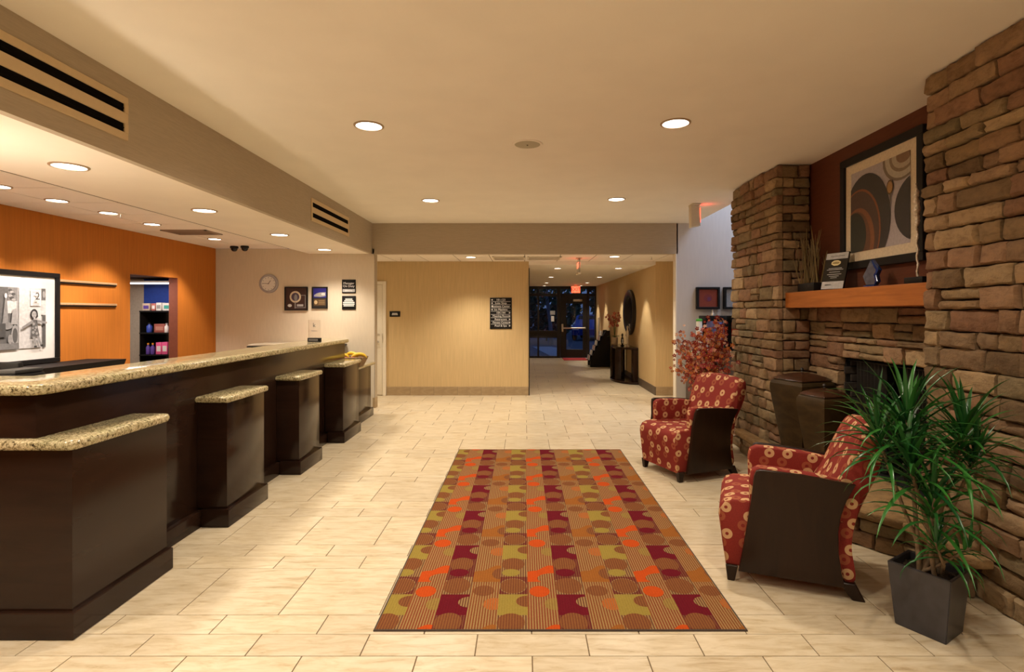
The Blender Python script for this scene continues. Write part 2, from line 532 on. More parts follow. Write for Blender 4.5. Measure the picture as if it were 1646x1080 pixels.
def panel_ceiling(name, x0, x1, y0, y1, z, label, nx, ny):
    base = struct(name, (x0, x1, y0, y1, z + 0.003, z + 0.06), M['grid'], label)
    dx, dy = (x1 - x0) / nx, (y1 - y0) / ny
    mb = MB(); mb.box(-dx / 2 + .006, dx / 2 - .006, -dy / 2 + .006, dy / 2 - .006, 0.0, 0.0045, bevel=0.001)
    me = mb.mesh('ceiling_panel', M['panel'])
    for i in range(nx):
        for j in range(ny):
            o = bpy.data.objects.new('ceiling_panel', me); link(o, base)
            o.location = (x0 + dx * (i + .5), y0 + dy * (j + .5), z)
    return base
panel_ceiling('ceiling_reception', -4.84, -3.70, -0.4, 8.6, 2.50, 'acoustic panel ceiling behind the reception counter', 2, 15)
panel_ceiling('ceiling_passage', -4.6, 2.9, 8.74, 9.9, 2.42, 'acoustic panel ceiling between header and tan wall', 13, 2)
struct('ceiling_hall', (0.091, 2.384, 9.9, 18.1, 2.36, 2.46), M['ceil'], 'smooth ceiling of the exit corridor')
struct('ceiling_breakfast', (2.68, 6.1, 6.1, 8.75, 4.72, 4.8), M['ceil'], 'high ceiling above the breakfast counter')
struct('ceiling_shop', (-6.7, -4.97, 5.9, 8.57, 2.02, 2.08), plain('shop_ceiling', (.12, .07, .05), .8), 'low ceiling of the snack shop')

# --- walls
struct('wall_soffit', (-2.43, -2.38, -3.0, 8.6, 2.42, 2.90), M['taupe'], 'taupe papered soffit face above the reception counter')
struct('wall_header', (-2.38, 2.42, 8.6, 8.74, 2.42, 2.90), M['taupe'], 'taupe header beam across the lobby')
struct('wall_breakfast', (2.40, 6.1, 8.6, 8.74, 0, 4.72), M['greywall'], 'grey wall behind the breakfast counter')
struct('wall_breakfast_side', (6.0, 6.1, 6.1, 8.6, 0, 4.72), M['greywall'], 'far right wall of the breakfast area')
struct('wall_breakfast_near', (2.78, 6.1, 6.02, 6.14, 0, 4.72), M['greywall'], 'wall of the breakfast area behind the fireplace')
struct('wall_fascia', (2.68, 2.74, 6.3, 8.6, 2.98, 4.72), M['greywall'], 'fascia above the lobby ceiling edge')
struct('trim_1', (2.385, 2.40, 8.595, 8.745, 0.0, 2.42), M['trimcream'], 'cream corner trim at the end of the grey wall')
struct('wall_reception', (-6.7, -2.35, 8.6, 8.73, 0, 2.5), M['cream'], 'cream papered wall with clock and plaques')
struct('trim_2', (-2.35, -2.338, 8.598, 8.732, 0, 2.42), M['taupe'], 'taupe end trim of the cream wall')
mb = MB()
mb.box(-4.96, -4.84, -3.0, 6.73, 0, 2.55); mb.box(-4.96, -4.84, 7.66, 8.6, 0, 2.55); mb.box(-4.96, -4.84, 6.73, 7.66, 1.98, 2.55)
tag(mb.build('wall_left', M['orange']), 'orange grasscloth wall behind the reception counter', kind='structure')
struct('trim_3', (-4.962, -4.842, 7.652, 7.66, 0, 1.98), M['orange_edge'], 'terracotta reveal of the snack shop doorway')
struct('wall_back', (-4.6, 0.09, 9.9, 18.2, 0, 2.5), M['tanwall'], 'tan grasscloth wall with the black directory sign')
struct('wall_hall', (2.385, 3.2, 9.9, 18.2, 0, 2.5), M['tanwall'], 'tan papered right wall of the exit corridor')
struct('wall_passage', (-4.7, -4.6, 8.73, 10.0, 0, 2.5), M['tanwall'], 'end wall of the side passage')
struct('wall_passage_right', (2.9, 3.0, 8.74, 9.9, 0, 2.5), M['tanwall'], 'short right wall beyond the header')
struct('wall_camera', (-5.0, 2.6, -3.1, -3.0, 0, 2.98), M['mahog'], 'wall at the near end of the lobby')
struct('wall_right', (2.46, 2.6, -3.0, 1.2, 0, 2.98), M['cream'], 'near right wall of the lobby')
struct('trim_4', (0.088, 0.104, 9.885, 9.99, 0, 2.30), M['bronze'], 'dark corner guard at the corridor entrance')
# snack shop
struct('wall_shop_far', (-5.95, -4.97, 8.575, 8.595, 0, 2.02), M['blue'], 'deep blue wall panel of the snack shop')
struct('wall_shop_left', (-6.7, -5.95, 8.57, 8.595, 0, 2.02), M['beige'], 'beige wall of the snack shop')
struct('wall_shop_side', (-6.7, -6.6, 5.9, 8.57, 0, 2.02), M['beige'], 'side wall of the snack shop')
struct('wall_shop_near', (-6.6, -4.97, 5.9, 6.0, 0, 2.02), M['beige'], 'near wall of the snack shop')

# --- baseboards of separate tiles
def baseboard(name, x0, x1, y, h, label, n, m=None):
    b = struct(name, (x0, x1, y - 0.008, y, 0, h), M['grid'], label)
    d = (x1 - x0) / n
    mb = MB(); mb.box(-d / 2 + .002, d / 2 - .002, -.006, 0.0, 0, h + .001, bevel=0.002)
    me = mb.mesh('baseboard_tile', m or M['basetile'])
    for i in range(n):
        o = bpy.data.objects.new('baseboard_tile', me); link(o, b)
        o.location = (x0 + d * (i + .5), y - 0.008, 0)
baseboard('baseboard_back', -2.48, 0.088, 9.9, 0.155, 'brown tile baseboard along the tan back wall', 6)
baseboard('baseboard_right', 2.386, 2.9, 9.9, 0.155, 'brown tile baseboard on the short wall right of the corridor', 1)
struct('baseboard_hall', (2.37, 2.385, 9.895, 18.05, 0, 0.15), plain('dark_skirting', (0.10, 0.07, 0.045), 0.5), 'dark brown skirting along the corridor wall')
struct('baseboard_reception', (-2.37, -2.335, 8.585, 8.74, 0, 0.16), M['basetile'], 'tile skirting at the end of the cream wall')

# --- storefront at the corridor's end
sf = MB()
Y0, Y1 = 18.02, 18.10
for (x0, x1) in ((0.09, 0.20), (0.445, 0.505), (1.09, 1.20), (2.08, 2.16), (2.33, 2.385)):
    sf.box(x0, x1, Y0, Y1, 0, 2.36, bevel=0.006)
for (x0, x1, z0, z1) in ((0.09, 2.385, 2.27, 2.36), (0.09, 2.385, 2.03, 2.12), (0.2, 1.1, 0.84, 0.90), (0.2, 1.1, 0.66, 0.70), (0.2, 1.1, 0.0, 0.06), (2.16, 2.33, 0.0, 0.08)):
    sf.box(x0, x1, Y0 + .005, Y1 - .005, z0, z1, bevel=0.004)
win = sf.build('window_1', M['bronze']); tag(win, 'dark bronze storefront glazing at the end of the corridor', kind='structure')
for (x0, x1, z0, z1) in ((0.2, .445, 2.12, 2.27), (.505, 1.09, 2.12, 2.27), (1.2, 2.08, 2.12, 2.27), (2.16, 2.33, 2.12, 2.27), (0.2, .445, .90, 2.03), (.505, 1.09, .90, 2.03), (0.2, .445, .06, .66), (.505, 1.09, .06, .66), (2.16, 2.33, .08, 2.03)):
    box('pane', (x0, x1, 18.055, 18.063, z0, z1), M['glass'], win)
for (x0, x1) in ((0.2, .445), (.505, 1.09)):
    box('spandrel', (x0, x1, 18.05, 18.07, 0.70, 0.84), M['bronze'], win)
dr = MB()
for b in ((1.205, 1.40, 0.01, 2.03), (1.94, 2.075, 0.01, 2.03), (1.4, 1.94, 1.80, 2.03), (1.4, 1.94, 0.01, 0.28)):
    dr.box(b[0], b[1], 18.03, 18.09, b[2], b[3], bevel=0.004)
door = dr.build('door_1', M['bronze']); tag(door, 'dark bronze glass exit door with steel push bar', kind='structure')
box('pane', (1.39, 1.95, 18.056, 18.064, 0.27, 1.81), M['glass'], door)
pb = MB(); pb.box(1.235, 1.30, 17.965, 18.03, 0.86, 1.12, bevel=0.01); pb.tube([(1.27, 17.955, 0.985), (2.02, 17.955, 0.985)], 0.024, 10); pb.box(1.985, 2.03, 17.95, 18.03, 0.955, 1.015, bevel=.006)
pb.build('push_bar', M['steel'], door, smooth=40)
box('closer', (1.62, 1.92, 17.98, 18.03, 1.86, 1.93), M['steel'], door, bevel=0.006)
box('notice', (0.90, 1.0, 18.05, 18.053, 1.20, 1.38), M['signwhite'], win)
box('notice', (0.87, 1.03, 18.05, 18.053, 1.42, 1.55), grey(0.35), win)

# --- cream service door on the back wall
fr = MB()
fr.box(-3.48, -3.42, 9.86, 9.9, 0, 2.06, bevel=.004); fr.box(-2.545, -2.485, 9.86, 9.9, 0, 2.06, bevel=.004); fr.box(-3.42, -2.545, 9.86, 9.9, 2.0, 2.06, bevel=.004)
f2 = fr.build('door_2', M['trimcream']); tag(f2, 'cream painted service door with steel lever beside the tan wall', kind='structure')
box('leaf', (-3.415, -2.55, 9.873, 9.898, 0.012, 1.995), M['trimcream'], f2, bevel=0.003)
h = MB(); h.lathe([(0.03, 0), (0.03, .012), (0.012, .02), (0.012, .05)], 16); h.xform(Matrix.Translation((-2.64, 9.873, 0.965)) @ Matrix.Rotation(R(90), 4, 'X'))
h.box(-2.76, -2.63, 9.818, 9.832, 0.956, 0.976, bevel=.004)
h.build('lever', M['steel'], f2, smooth=40)
h = MB(); h.box(-2.70, -2.60, 9.865, 9.873, 1.08, 1.115, bevel=.003); h.build('lock_plate', M['steel'], f2)
box('hinge_strip', (-2.55, -2.54, 9.852, 9.86, 0.95, 1.12), M['steel'], f2)

# ================================================================== STONEWORK
def stone_mesh(w, h, d, seed):
    """irregular split-face stone: x 0..w, z 0..h, front towards -y at about -d"""
    rnd = random.Random(seed)
    nu = max(3, min(7, int(w / 0.06) + 2)); nv = 4
    bm = bmesh.new()
    g = 0.004
    tl, tr, sl = rnd.uniform(-.006, .006), rnd.uniform(-.006, .006), rnd.uniform(-.004, .004)
    us = [0, 0.012 / w] + [i / (nu - 1) for i in range(1, nu - 1)] + [1 - 0.012 / w, 1]
    zs = [0, 0.012 / h, 0.5, 1 - 0.012 / h, 1]
    grid = []
    for u in us:
        colv = []
        for z in zs:
            edge = (u in (0, 1)) + (z in (0, 1))
            x = g + u * (w - 2 * g) + (rnd.uniform(-.005, .005) if 0 < u < 1 or True else 0)
            zz = g + z * (h - 2 * g) + rnd.uniform(-.004, .004) + sl * (u - .5)
            dep = d + rnd.uniform(-.008, .008) + tl * (1 - u) + tr * u
            if edge: dep -= 0.009 * edge + rnd.uniform(0, .005)
            colv.append(bm.verts.new((x, -dep, zz)))
        grid.append(colv)
    back = {}
    for i in range(len(us)):
        for j in range(len(zs)):
            if i in (0, len(us) - 1) or j in (0, len(zs) - 1):
                c = grid[i][j].co
                back[(i, j)] = bm.verts.new((c.x, 0.0, c.z))
    for i in range(len(us) - 1):
        for j in range(len(zs) - 1):
            bm.faces.new((grid[i][j], grid[i + 1][j], grid[i + 1][j + 1], grid[i][j + 1]))
    for i in range(len(us) - 1):
        bm.faces.new((back[(i, 0)], back[(i + 1, 0)], grid[i + 1][0], grid[i][0]))
        L = len(zs) - 1
        bm.faces.new((grid[i][L], grid[i + 1][L], back[(i + 1, L)], back[(i, L)]))
    for j in range(len(zs) - 1):
        bm.faces.new((back[(0, j + 1)], back[(0, j)], grid[0][j], grid[0][j + 1]))
        L = len(us) - 1
        bm.faces.new((back[(L, j)], back[(L, j + 1)], grid[L][j + 1], grid[L][j]))
    bmesh.ops.recalc_face_normals(bm, faces=bm.faces)
    me = bpy.data.meshes.new('stone'); bm.to_mesh(me); bm.free()
    me.materials.append(M['stone'])
    me.shade_smooth(); me.set_sharp_from_angle(angle=R(48))
    return me

SEED = [100]
def courses(z0, z1, rnd, lo=0.07, hi=0.135):
    out = []; z = z0
    while z < z1 - 0.001:
        h_ = rnd.uniform(lo, hi)
        if z1 - (z + h_) < lo: h_ = (z1 - z) if z1 - z < hi * 1.25 else (z1 - z) / 2
        out.append((z, h_)); z += h_
    return out
def lay(parent, origin, rz, width, cs, rnd, dep=(0.045, 0.075), lens=(0.13, 0.42), phase=True, name='stone'):
    """stones on the vertical plane through origin; local x runs along the wall, -y is outward"""
    for k, (z, h_) in enumerate(cs):
        x = 0.0
        while x < width - 0.001:
            l = rnd.uniform(*lens)
            if x == 0 and k % 2: l *= 0.55
            if h_ < 0.085: l *= 1.15
            if width - (x + l) < 0.09: l = width - x
            parts = [(0, h_)]
            if h_ > 0.118 and rnd.random() < 0.28 and l > .15:
                a = rnd.uniform(.4, .6) * h_; parts = [(0, a), (a, h_ - a)]
            for (dz, hh) in parts:
                SEED[0] += 1
                o = bpy.data.objects.new(name, stone_mesh(l, hh, rnd.uniform(*dep), SEED[0])); link(o, parent)
                o.location = (origin[0] + math.cos(rz) * x, origin[1] + math.sin(rz) * x, z + dz)
                o.rotation_euler = (0, 0, rz)
            x += l

rnd = random.Random(11)
# wall face plane: stones front at x ~ 2.38, core at 2.44
FX = 2.44
# far pillar: y 5.22..6.21 core
p1 = empty('stone_pillar', (0, 0, 0), 0, 'stone pillar on the far side of the fireplace, behind the far armchair', 'pillar')
box('core', (FX, 2.78, 5.22, 6.21, 0, 2.90), M['mortar'], p1)
cs = courses(0.0, 2.895, rnd)
lay(p1, (FX, 6.27, 0), R(-90), 1.11, cs, rnd, lens=(0.12, 0.34))                 # lobby face
lay(p1, (FX + .005, 5.22, 0), 0, 0.26, cs, rnd, lens=(0.14, 0.26), dep=(0.045, 0.062))   # return towards the recess
# near pillar: y 1.2..3.2
p2 = empty('stone_pillar', (0, 0, 0), 0, 'stone pillar at the right edge, nearest, behind the green plant', 'pillar')
box('core', (FX, 2.80, 1.2, 3.20, 0, 2.90), M['mortar'], p2)
cs = courses(0.0, 2.895, rnd, 0.065, 0.128)
lay(p2, (FX, 3.262, 0), R(-90), 2.06, cs, rnd, lens=(0.11, 0.34))
lay(p2, (2.79, 3.20, 0), R(180), 0.345, cs, rnd, lens=(0.14, 0.3), dep=(0.04, 0.06))
# recess wall and fireplace
struct('wall_recess', (2.72, 2.82, 3.2, 5.22, 1.5, 2.90), M['mahog'], 'dark red papered wall above the mantel')
fp = empty('stone_fireplace', (2.72, 4.21, 0), 0, 'stone fireplace with black firebox under the wooden mantel', 'fireplace')
OY = 4.21
def fbox(name, b, m): return box(name, (b[0] - 2.72, b[1] - 2.72, b[2] - OY, b[3] - OY, b[4], b[5]), m, fp)
mb = MB()
for b in ((2.76, 3.3, 4.70, 5.22, 0.2, 1.56), (2.76, 3.3, 3.20, 3.68, 0.2, 1.56), (2.76, 3.3, 3.68, 4.70, 1.13, 1.56)):
    mb.box(b[0] - 2.72, b[1] - 2.72, b[2] - OY, b[3] - OY, b[4], b[5])
mb.build('core', M['mortar'], fp)
lay(fp, (0.04, 5.22 - OY, 0), R(-90), 0.52, courses(0.24, 1.12, rnd, .085, .13), rnd, lens=(0.14, 0.32))
lay(fp, (0.04, 3.68 - OY, 0), R(-90), 0.48, courses(0.24, 1.12, rnd, .085, .13), rnd, lens=(0.14, 0.32))
lay(fp, (0.04, 5.22 - OY, 0), R(-90), 2.02, [(1.12, 0.125), (1.245, 0.05), (1.295, 0.12), (1.415, 0.125)], rnd, lens=(0.16, 0.40))
# firebox lining: individual fire bricks on the visible cheek and back
mb = MB(); mb.box(0.56, 0.6, 3.66 - OY, 4.72 - OY, 0.2, 1.2); mb.box(0.04, 0.6, 3.64 - OY, 3.69 - OY, .2, 1.2); mb.box(0.04, .6, 4.69 - OY, 4.74 - OY, .2, 1.2); mb.box(0.04, .6, 3.66 - OY, 4.72 - OY, 1.13, 1.2); mb.box(0.02, .6, 3.66 - OY, 4.72 - OY, .2, .244)
mb.build('firebox', M['soot'], fp)
bme = MB(); bme.box(-.105, .105, -.012, 0, -.03, .03, bevel=.004); bme = bme.mesh('fire_brick', M['firebrick'])
for r_ in range(13):
    for c_ in range(3):
        xx = 0.06 + (0.105 if r_ % 2 else 0.16) + c_ * 0.222 - .06
        if xx > .5: continue
        o = bpy.data.objects.new('fire_brick', bme); link(o, fp); o.location = (xx + .02, 4.69 - OY, 0.28 + r_ * 0.066)
    for c_ in range(5):
        o = bpy.data.objects.new('fire_brick', bme); link(o, fp); o.location = (0.56, 3.80 - OY + c_ * 0.222 - (0.08 if r_ % 2 else 0) - .02, 0.28 + r_ * 0.066); o.rotation_euler = (0, 0, R(-90))
# mesh curtain gathered at both sides of the opening, on a rod
mb = MB()
def pleat(ya, yb):
    n = 48; top = []; bot = []
    for i in range(n + 1):
        y_ = ya + (yb - ya) * i / n
        x_ = 0.065 + 0.018 * math.sin(i * 2 * PI / 6)
        top.append((x_, y_ - OY, 1.09)); bot.append((x_, y_ - OY, 0.26))
    for i in range(n): mb.poly((bot[i], bot[i + 1], top[i + 1], top[i]))
pleat(4.20, 4.56); pleat(3.70, 4.0)
mb.build('mesh_curtain', plain('black_mesh', (0.03, 0.028, 0.026), 0.5, metal=0.5), fp, smooth=60)
mb = MB(); mb.tube([(0.065, 3.69 - OY, 1.095), (0.065, 4.69 - OY, 1.095)], 0.008, 8); mb.build('curtain_rod', M['bronze'], fp, smooth=60)

# hearth: low stone ledge with slab top
he = empty('stone_hearth', (2.3, 4.2, 0), 0, 'low raised stone hearth with flat slab top below the fireplace', 'hearth')
HX, HY = 2.3, 4.2
outline = [(2.43, 2.76), (2.29, 2.78), (2.26, 3.30), (2.05, 3.56), (2.05, 4.98), (2.24, 5.24), (2.27, 5.95), (2.43, 5.97)]
mb = MB(); pts = [(2.36, 2.86), (2.34, 3.33), (2.13, 3.60), (2.13, 4.93), (2.32, 5.22), (2.36, 5.9), (2.36, 5.16), (2.70, 5.16), (2.70, 3.28), (2.36, 3.28)]
mb.prism([(x - HX, y - HY) for x, y in [(2.13, 3.60), (2.13, 4.93), (2.30, 5.16), (2.74, 5.16), (2.74, 3.28), (2.34, 3.28)]][::-1], 'z', 0.0, 0.2); 
mb.build('core', M['mortar'], he)
rnd = random.Random(5)
def ledge_face(a, b):
    d = Vector((b[0] - a[0], b[1] - a[1])); L = d.length; rz_ = math.atan2(d.y, d.x)
    lay(he, (a[0] - HX, a[1] - HY, 0), rz_, L, [(0.0, 0.10), (0.10, 0.09)], rnd, lens=(0.14, 0.34), dep=(0.03, 0.05))
ledge_face((2.36, 5.88), (2.33, 5.22)); ledge_face((2.32, 5.22), (2.13, 4.95)); ledge_face((2.13, 4.95), (2.13, 3.6)); ledge_face((2.13, 3.6), (2.34, 3.33)); ledge_face((2.34, 3.33), (2.36, 2.86))
slab = stone_mat('hearth_slab', [(0.0, (0.30, 0.19, 0.085)), (0.5, (0.38, 0.25, 0.12)), (1.0, (0.46, 0.30, 0.15))])
def slab_piece(pts_):
    mb = MB(); mb.prism([(x - HX, y - HY) for x, y in pts_], 'z', 0.192, 0.245, bevel=0.012, seg=2)
    mb.build('slab', slab, he, smooth=50)
slab_piece([(2.378, 2.77), (2.378, 3.255), (2.27, 3.28), (2.265, 2.86), (2.30, 2.78)])
slab_piece([(2.378, 3.262), (2.72, 3.262), (2.72, 3.86), (2.07, 3.86), (2.055, 3.60), (2.262, 3.29)])
slab_piece([(2.72, 3.865), (2.72, 4.44), (2.06, 4.44), (2.068, 3.865)])
slab_piece([(2.72, 4.445), (2.72, 5.155), (2.38, 5.155), (2.22, 5.155), (2.06, 4.95), (2.058, 4.445)])
slab_piece([(2.378, 5.16), (2.378, 5.94), (2.30, 5.94), (2.26, 5.86), (2.23, 5.16)])

# mantel beam
mb = MB(); mb.box(2.463, 2.718, 3.264, 5.158, 1.54, 1.685, bevel=0.006)
tag(mb.build('mantel_shelf', M['mantel'], smooth=40), 'thick honey-brown wooden mantel beam between the stone pillars', 'mantel')
# ================================================================== CEILING FIXTURES
def ring_mesh(r):
    mb = MB(); mb.lathe([(r * .90, -0.001), (r * .90, -0.008), (r * 1.0, -0.009), (r * 1.06, -0.004), (r * 1.06, 0.0)], 32, cap=False)
    return mb.mesh('trim_ring', plain('downlight_trim', (0.42, 0.30, 0.19), 0.4), 40)
def lens_mesh(r):
    mb = MB(); mb.lathe([(0, -0.004), (r * .6, -0.0045), (r * .91, -0.003)], 32, cap=False)
    return mb.mesh('lens', M['lens'], 40)
_rc = {}
def downlight(x, y, z, r, label, group, power, color, cone=120, blend=0.75, aim=None):
    t = empty('recessed_downlight', (x, y, z), 0, label, 'ceiling light', group)
    if r not in _rc: _rc[r] = (ring_mesh(r), lens_mesh(r))
    link(bpy.data.objects.new('trim_ring', _rc[r][0]), t); link(bpy.data.objects.new('lens', _rc[r][1]), t)
    l = bpy.data.lights.new('downlight_beam', 'SPOT')
    l.energy = power; l.color = color; l.spot_size = R(cone); l.spot_blend = blend; l.shadow_soft_size = r * .8
    o = bpy.data.objects.new('downlight_beam', l); link(o, t); o.location = (0, 0, -0.03)
    if aim is not None:
        o.rotation_euler = Vector(aim).to_track_quat('-Z', 'Y').to_euler()
    return t
G = 'recessed lights of the main lobby ceiling'
for (x, y, lb) in ((-1.162, 4.107, 'large bright recessed ceiling light nearer the camera on the counter side'),
                   (1.123, 4.05, 'large bright recessed ceiling light nearer the camera on the fireplace side'),
                   (-1.166, 6.84, 'recessed ceiling light near the header on the counter side'),
                   (1.146, 6.77, 'recessed ceiling light near the header on the fireplace side')):
    downlight(x, y, 2.9, 0.105, lb, G, MAIN_W * (1.1 if x < 0 else .85), WARM, 155, 1.0)
for (x, y, lb) in ((-1.16, 1.38, 'overhead on the counter side'), (1.12, 1.35, 'overhead on the fireplace side'), (-1.16, -1.3, 'behind the camera on the counter side'), (1.12, -1.3, 'behind the camera on the fireplace side')):
    downlight(x, y, 2.9, 0.105, 'recessed lobby ceiling light out of view ' + lb, G, MAIN_W * (1.35 if x < 0 else .75), WARM, 155, 1.0)
G = 'recessed lights in the dropped band over the counter'
for (x, y, lb) in ((-2.86, 3.445, 'recessed light in the dropped ceiling band, nearest, under the big vent'),
                   (-2.88, 4.937, 'recessed light in the dropped ceiling band, second from the camera'),
                   (-2.89, 6.477, 'recessed light in the dropped ceiling band, third from the camera'),
                   (-2.92, 8.016, 'recessed light in the dropped ceiling band, just before the cream wall')):
    downlight(x, y, 2.42, 0.10, lb, G, SOFFIT_W, WARM2, 120, 0.8)
downlight(-2.85, 1.92, 2.42, 0.10, 'recessed light of the dropped band out of view on the left', G, SOFFIT_W, WARM2, 120, 0.8)
G = 'wall washer lights in the acoustic ceiling'
for i, (x, y, lb) in enumerate(((-4.16, 4.33, 'small recessed light at the left picture edge in the acoustic ceiling'),
                   (-4.17, 4.89, 'small recessed light in the acoustic ceiling, second along the orange wall'),
                   (-4.17, 5.5, 'small recessed light in the acoustic ceiling, third along the orange wall'),
                   (-4.21, 6.2, 'small recessed light in the acoustic ceiling, before the dark grille'),
                   (-4.21, 7.457, 'small recessed light in the acoustic ceiling, beside the black dome cameras'))):
    downlight(x, y, 2.5, 0.085, lb, G, WASH_W, PINKW, 84, 0.55, aim=(-0.32, 0, -1))
for (y, lb) in ((3.7, 'first'), (3.05, 'second'), (2.4, 'third')):
    downlight(-4.16, y, 2.5, 0.085, 'small recessed acoustic ceiling light out of view, %s beyond the left edge' % lb, G, WASH_W, PINKW, 84, 0.55, aim=(-0.32, 0, -1))
G = 'recessed lights of the passage ceiling'
downlight(-0.88, 9.1, 2.42, 0.09, 'recessed light in the passage ceiling left of the air grille', G, LOW_W, WARM, 115, 0.8)
downlight(1.49, 9.0, 2.42, 0.09, 'recessed light in the passage ceiling right of the hanging exit sign', G, LOW_W, WARM, 115, 0.8)
downlight(-3.3, 9.2, 2.42, 0.09, 'recessed light in the side passage hidden behind the cream wall', G, LOW_W * .7, WARM, 115, 0.8)
G = 'small recessed lights of the exit corridor'
for i, y in enumerate((10.66, 13.3, 15.9, 17.6)):
    nm = ('nearest', 'second', 'third', 'last')[i]
    downlight(0.66, y, 2.36, 0.075, 'small corridor ceiling light on the left row, %s from the lobby' % nm, G, HALL_W * .5, WARM, 95, 0.7)
    downlight(1.84, y, 2.36, 0.075, 'small corridor ceiling light on the mirror wall row, %s from the lobby' % nm, G, HALL_W * 1.25, WARM, 62, 0.5, aim=(0.24, 0, -1))

# round ceiling speaker, sprinklers
t = empty('ceiling_speaker', (0.03, 4.56, 2.9), 0, 'round pale grille speaker in the lobby ceiling', 'speaker')
mb = MB(); mb.lathe([(0.105, -0.001), (0.108, -0.006), (0.125, -0.007), (0.130, -0.003), (0.13, 0.0)], 32, cap=False); mb.build('rim', M['ceil'], t, smooth=40)
mb = MB(); mb.lathe([(0, -0.006), (0.06, -0.0055), (0.107, -0.003)], 32, cap=False); mb.build('grille', plain('speaker_grille', (0.47, 0.42, 0.30), 0.6, bmp=0.5, scale=400), t, smooth=40)
mb = MB(); mb.lathe([(0, -0.014), (0.006, -0.012), (0.006, -0.005)], 10); mb.build('centre_screw', M['grid'], t)
def sprinkler(x, y, z, lb):
    t = empty('ceiling_sprinkler', (x, y, z), 0, lb, 'sprinkler', 'ceiling sprinklers')
    mb = MB(); mb.lathe([(0.0, -0.012), (0.03, -0.010), (0.036, 0.0)], 20); mb.build('escutcheon', M['ceil'], t, smooth=40)
    mb = MB(); mb.lathe([(0.0, -0.05), (0.016, -0.05), (0.016, -0.046), (0.005, -0.042), (0.005, -0.01)], 14); mb.build('deflector', M['steel'], t, smooth=40)
sprinkler(-4.07, 5.53, 2.5, 'small sprinkler head in the acoustic ceiling behind the counter')
sprinkler(-2.05, 9.15, 2.42, 'small sprinkler head in the passage ceiling above the tan wall')
sprinkler(2.1, 9.0, 2.42, 'small sprinkler head in the passage ceiling near the grey wall')

# air grilles in the soffit face
def soffit_vent(y0, y1, lb):
    t = empty('air_vent', (-2.38, (y0 + y1) / 2, 2.655), 0, lb, 'vent', 'long slotted vents in the soffit')
    L = (y1 - y0) / 2; H = 0.128
    mb = MB()
    for (za, zb) in ((-H, -0.085), (-0.012 - .02, 0.032), (0.085, H)):
        mb.box(-0.004, 0.010, -L, L, za, zb, bevel=.002)
    mb.box(-0.004, 0.010, -L, -L + .03, -.085, -.032); mb.box(-0.004, 0.010, L - .03, L, -.085, -.032)
    mb.box(-0.004, 0.010, -L, -L + .03, .032, .085); mb.box(-0.004, 0.010, L - .03, L, .032, .085)
    mb.build('frame', M['ventpaint'], t)
    mb = MB(); mb.box(0.0005, 0.002, -L + .03, L - .03, -.085, .085); mb.build('slot_back', M['void'], t)
    for z in (-.0585, .0585):
        box('slot_blade', (0.001, 0.006, -L + .03, L - .03, z - .003, z + .003), M['void'], t)
soffit_vent(1.35, 3.283, 'large slotted air vent in the soffit at the upper left')
soffit_vent(6.12, 7.43, 'smaller slotted air vent in the soffit near the header')
def ceil_grille(x0, x1, y0, y1, z, lb, gm=None):
    gm = gm or M['offwhite']
    t = empty('ceiling_grille', ((x0 + x1) / 2, (y0 + y1) / 2, z), 0, lb, 'vent')
    a, b = (x1 - x0) / 2, (y1 - y0) / 2
    mb = MB(); mb.box(-a, a, -b, -b + .025, -.012, 0); mb.box(-a, a, b - .025, b, -.012, 0); mb.box(-a, -a + .025, -b, b, -.012, 0); mb.box(a - .025, a, -b, b, -.012, 0)
    mb.build('frame', gm, t)
    box('backing', (-a + .02, a - .02, -b + .02, b - .02, -.002, 0), M['grid'], t)
    n = int((2 * b - .05) / .05)
    me = MB(); me.box(-a + .025, a - .025, -.006, .006, -.01, -.003); me = me.mesh('louvre', gm)
    for i in range(n):
        o = bpy.data.objects.new('louvre', me); link(o, t); o.location = (0, -b + .05 + i * .05, 0); 
ceil_grille(-4.40, -3.85, 6.62, 7.0, 2.5, 'dark louvred grille in the acoustic ceiling', plain('grille_brown', (.34, .25, .19), .6))
ceil_grille(-0.52, 0.02, 9.0, 9.55, 2.42, 'white louvred air grille in the passage ceiling, left of the pair')
ceil_grille(0.06, 0.62, 9.0, 9.55, 2.42, 'white louvred air grille in the passage ceiling, right of the pair')
# dome cameras
for (x, y, lb) in ((-4.38, 8.28, 'black dome security camera, left of the pair'), (-4.20, 8.24, 'black dome security camera, right of the pair')):
    t = empty('dome_camera', (x, y, 2.5), 0, lb, 'security camera', 'dome cameras')
    mb = MB(); mb.lathe([(0.055, 0), (0.06, -.02), (0.058, -.03)], 20); mb.build('housing', M['black'], t, smooth=40)
    mb = MB(); mb.lathe([(0.048, -.03), (0.044, -.055), (0.028, -.075), (0, -.082)], 20); mb.build('dome', M['blackgloss'], t, smooth=60)

# exit signs
def red_glow(parent, loc, power):
    l = bpy.data.lights.new('sign_glow', 'POINT'); l.energy = power; l.color = (1, .06, .03); l.shadow_soft_size = .03
    o = bpy.data.objects.new('sign_glow', l); link(o, parent); o.location = loc
# by the exit door, facing the lobby
t = empty('exit_sign', (1.63, 17.2, 2.36), 0, 'lit red exit sign above the glass corridor door', 'exit sign')
box('housing', (-.15, .15, -.02, .02, -.26, -.03), M['offwhite'], t, bevel=.006)
box('face', (-.135, .135, -.024, -.019, -.245, -.045), M['redsign'], t)
text('lettering', 'EXIT', 0.15, (0, -.026, -.145), FRONT, colr(.30, .008, .005), t)
mb = MB(); mb.box(-.05, .05, -.015, .015, -.03, 0); mb.build('canopy', M['offwhite'], t)
red_glow(t, (0, -.12, -.14), 0.4)
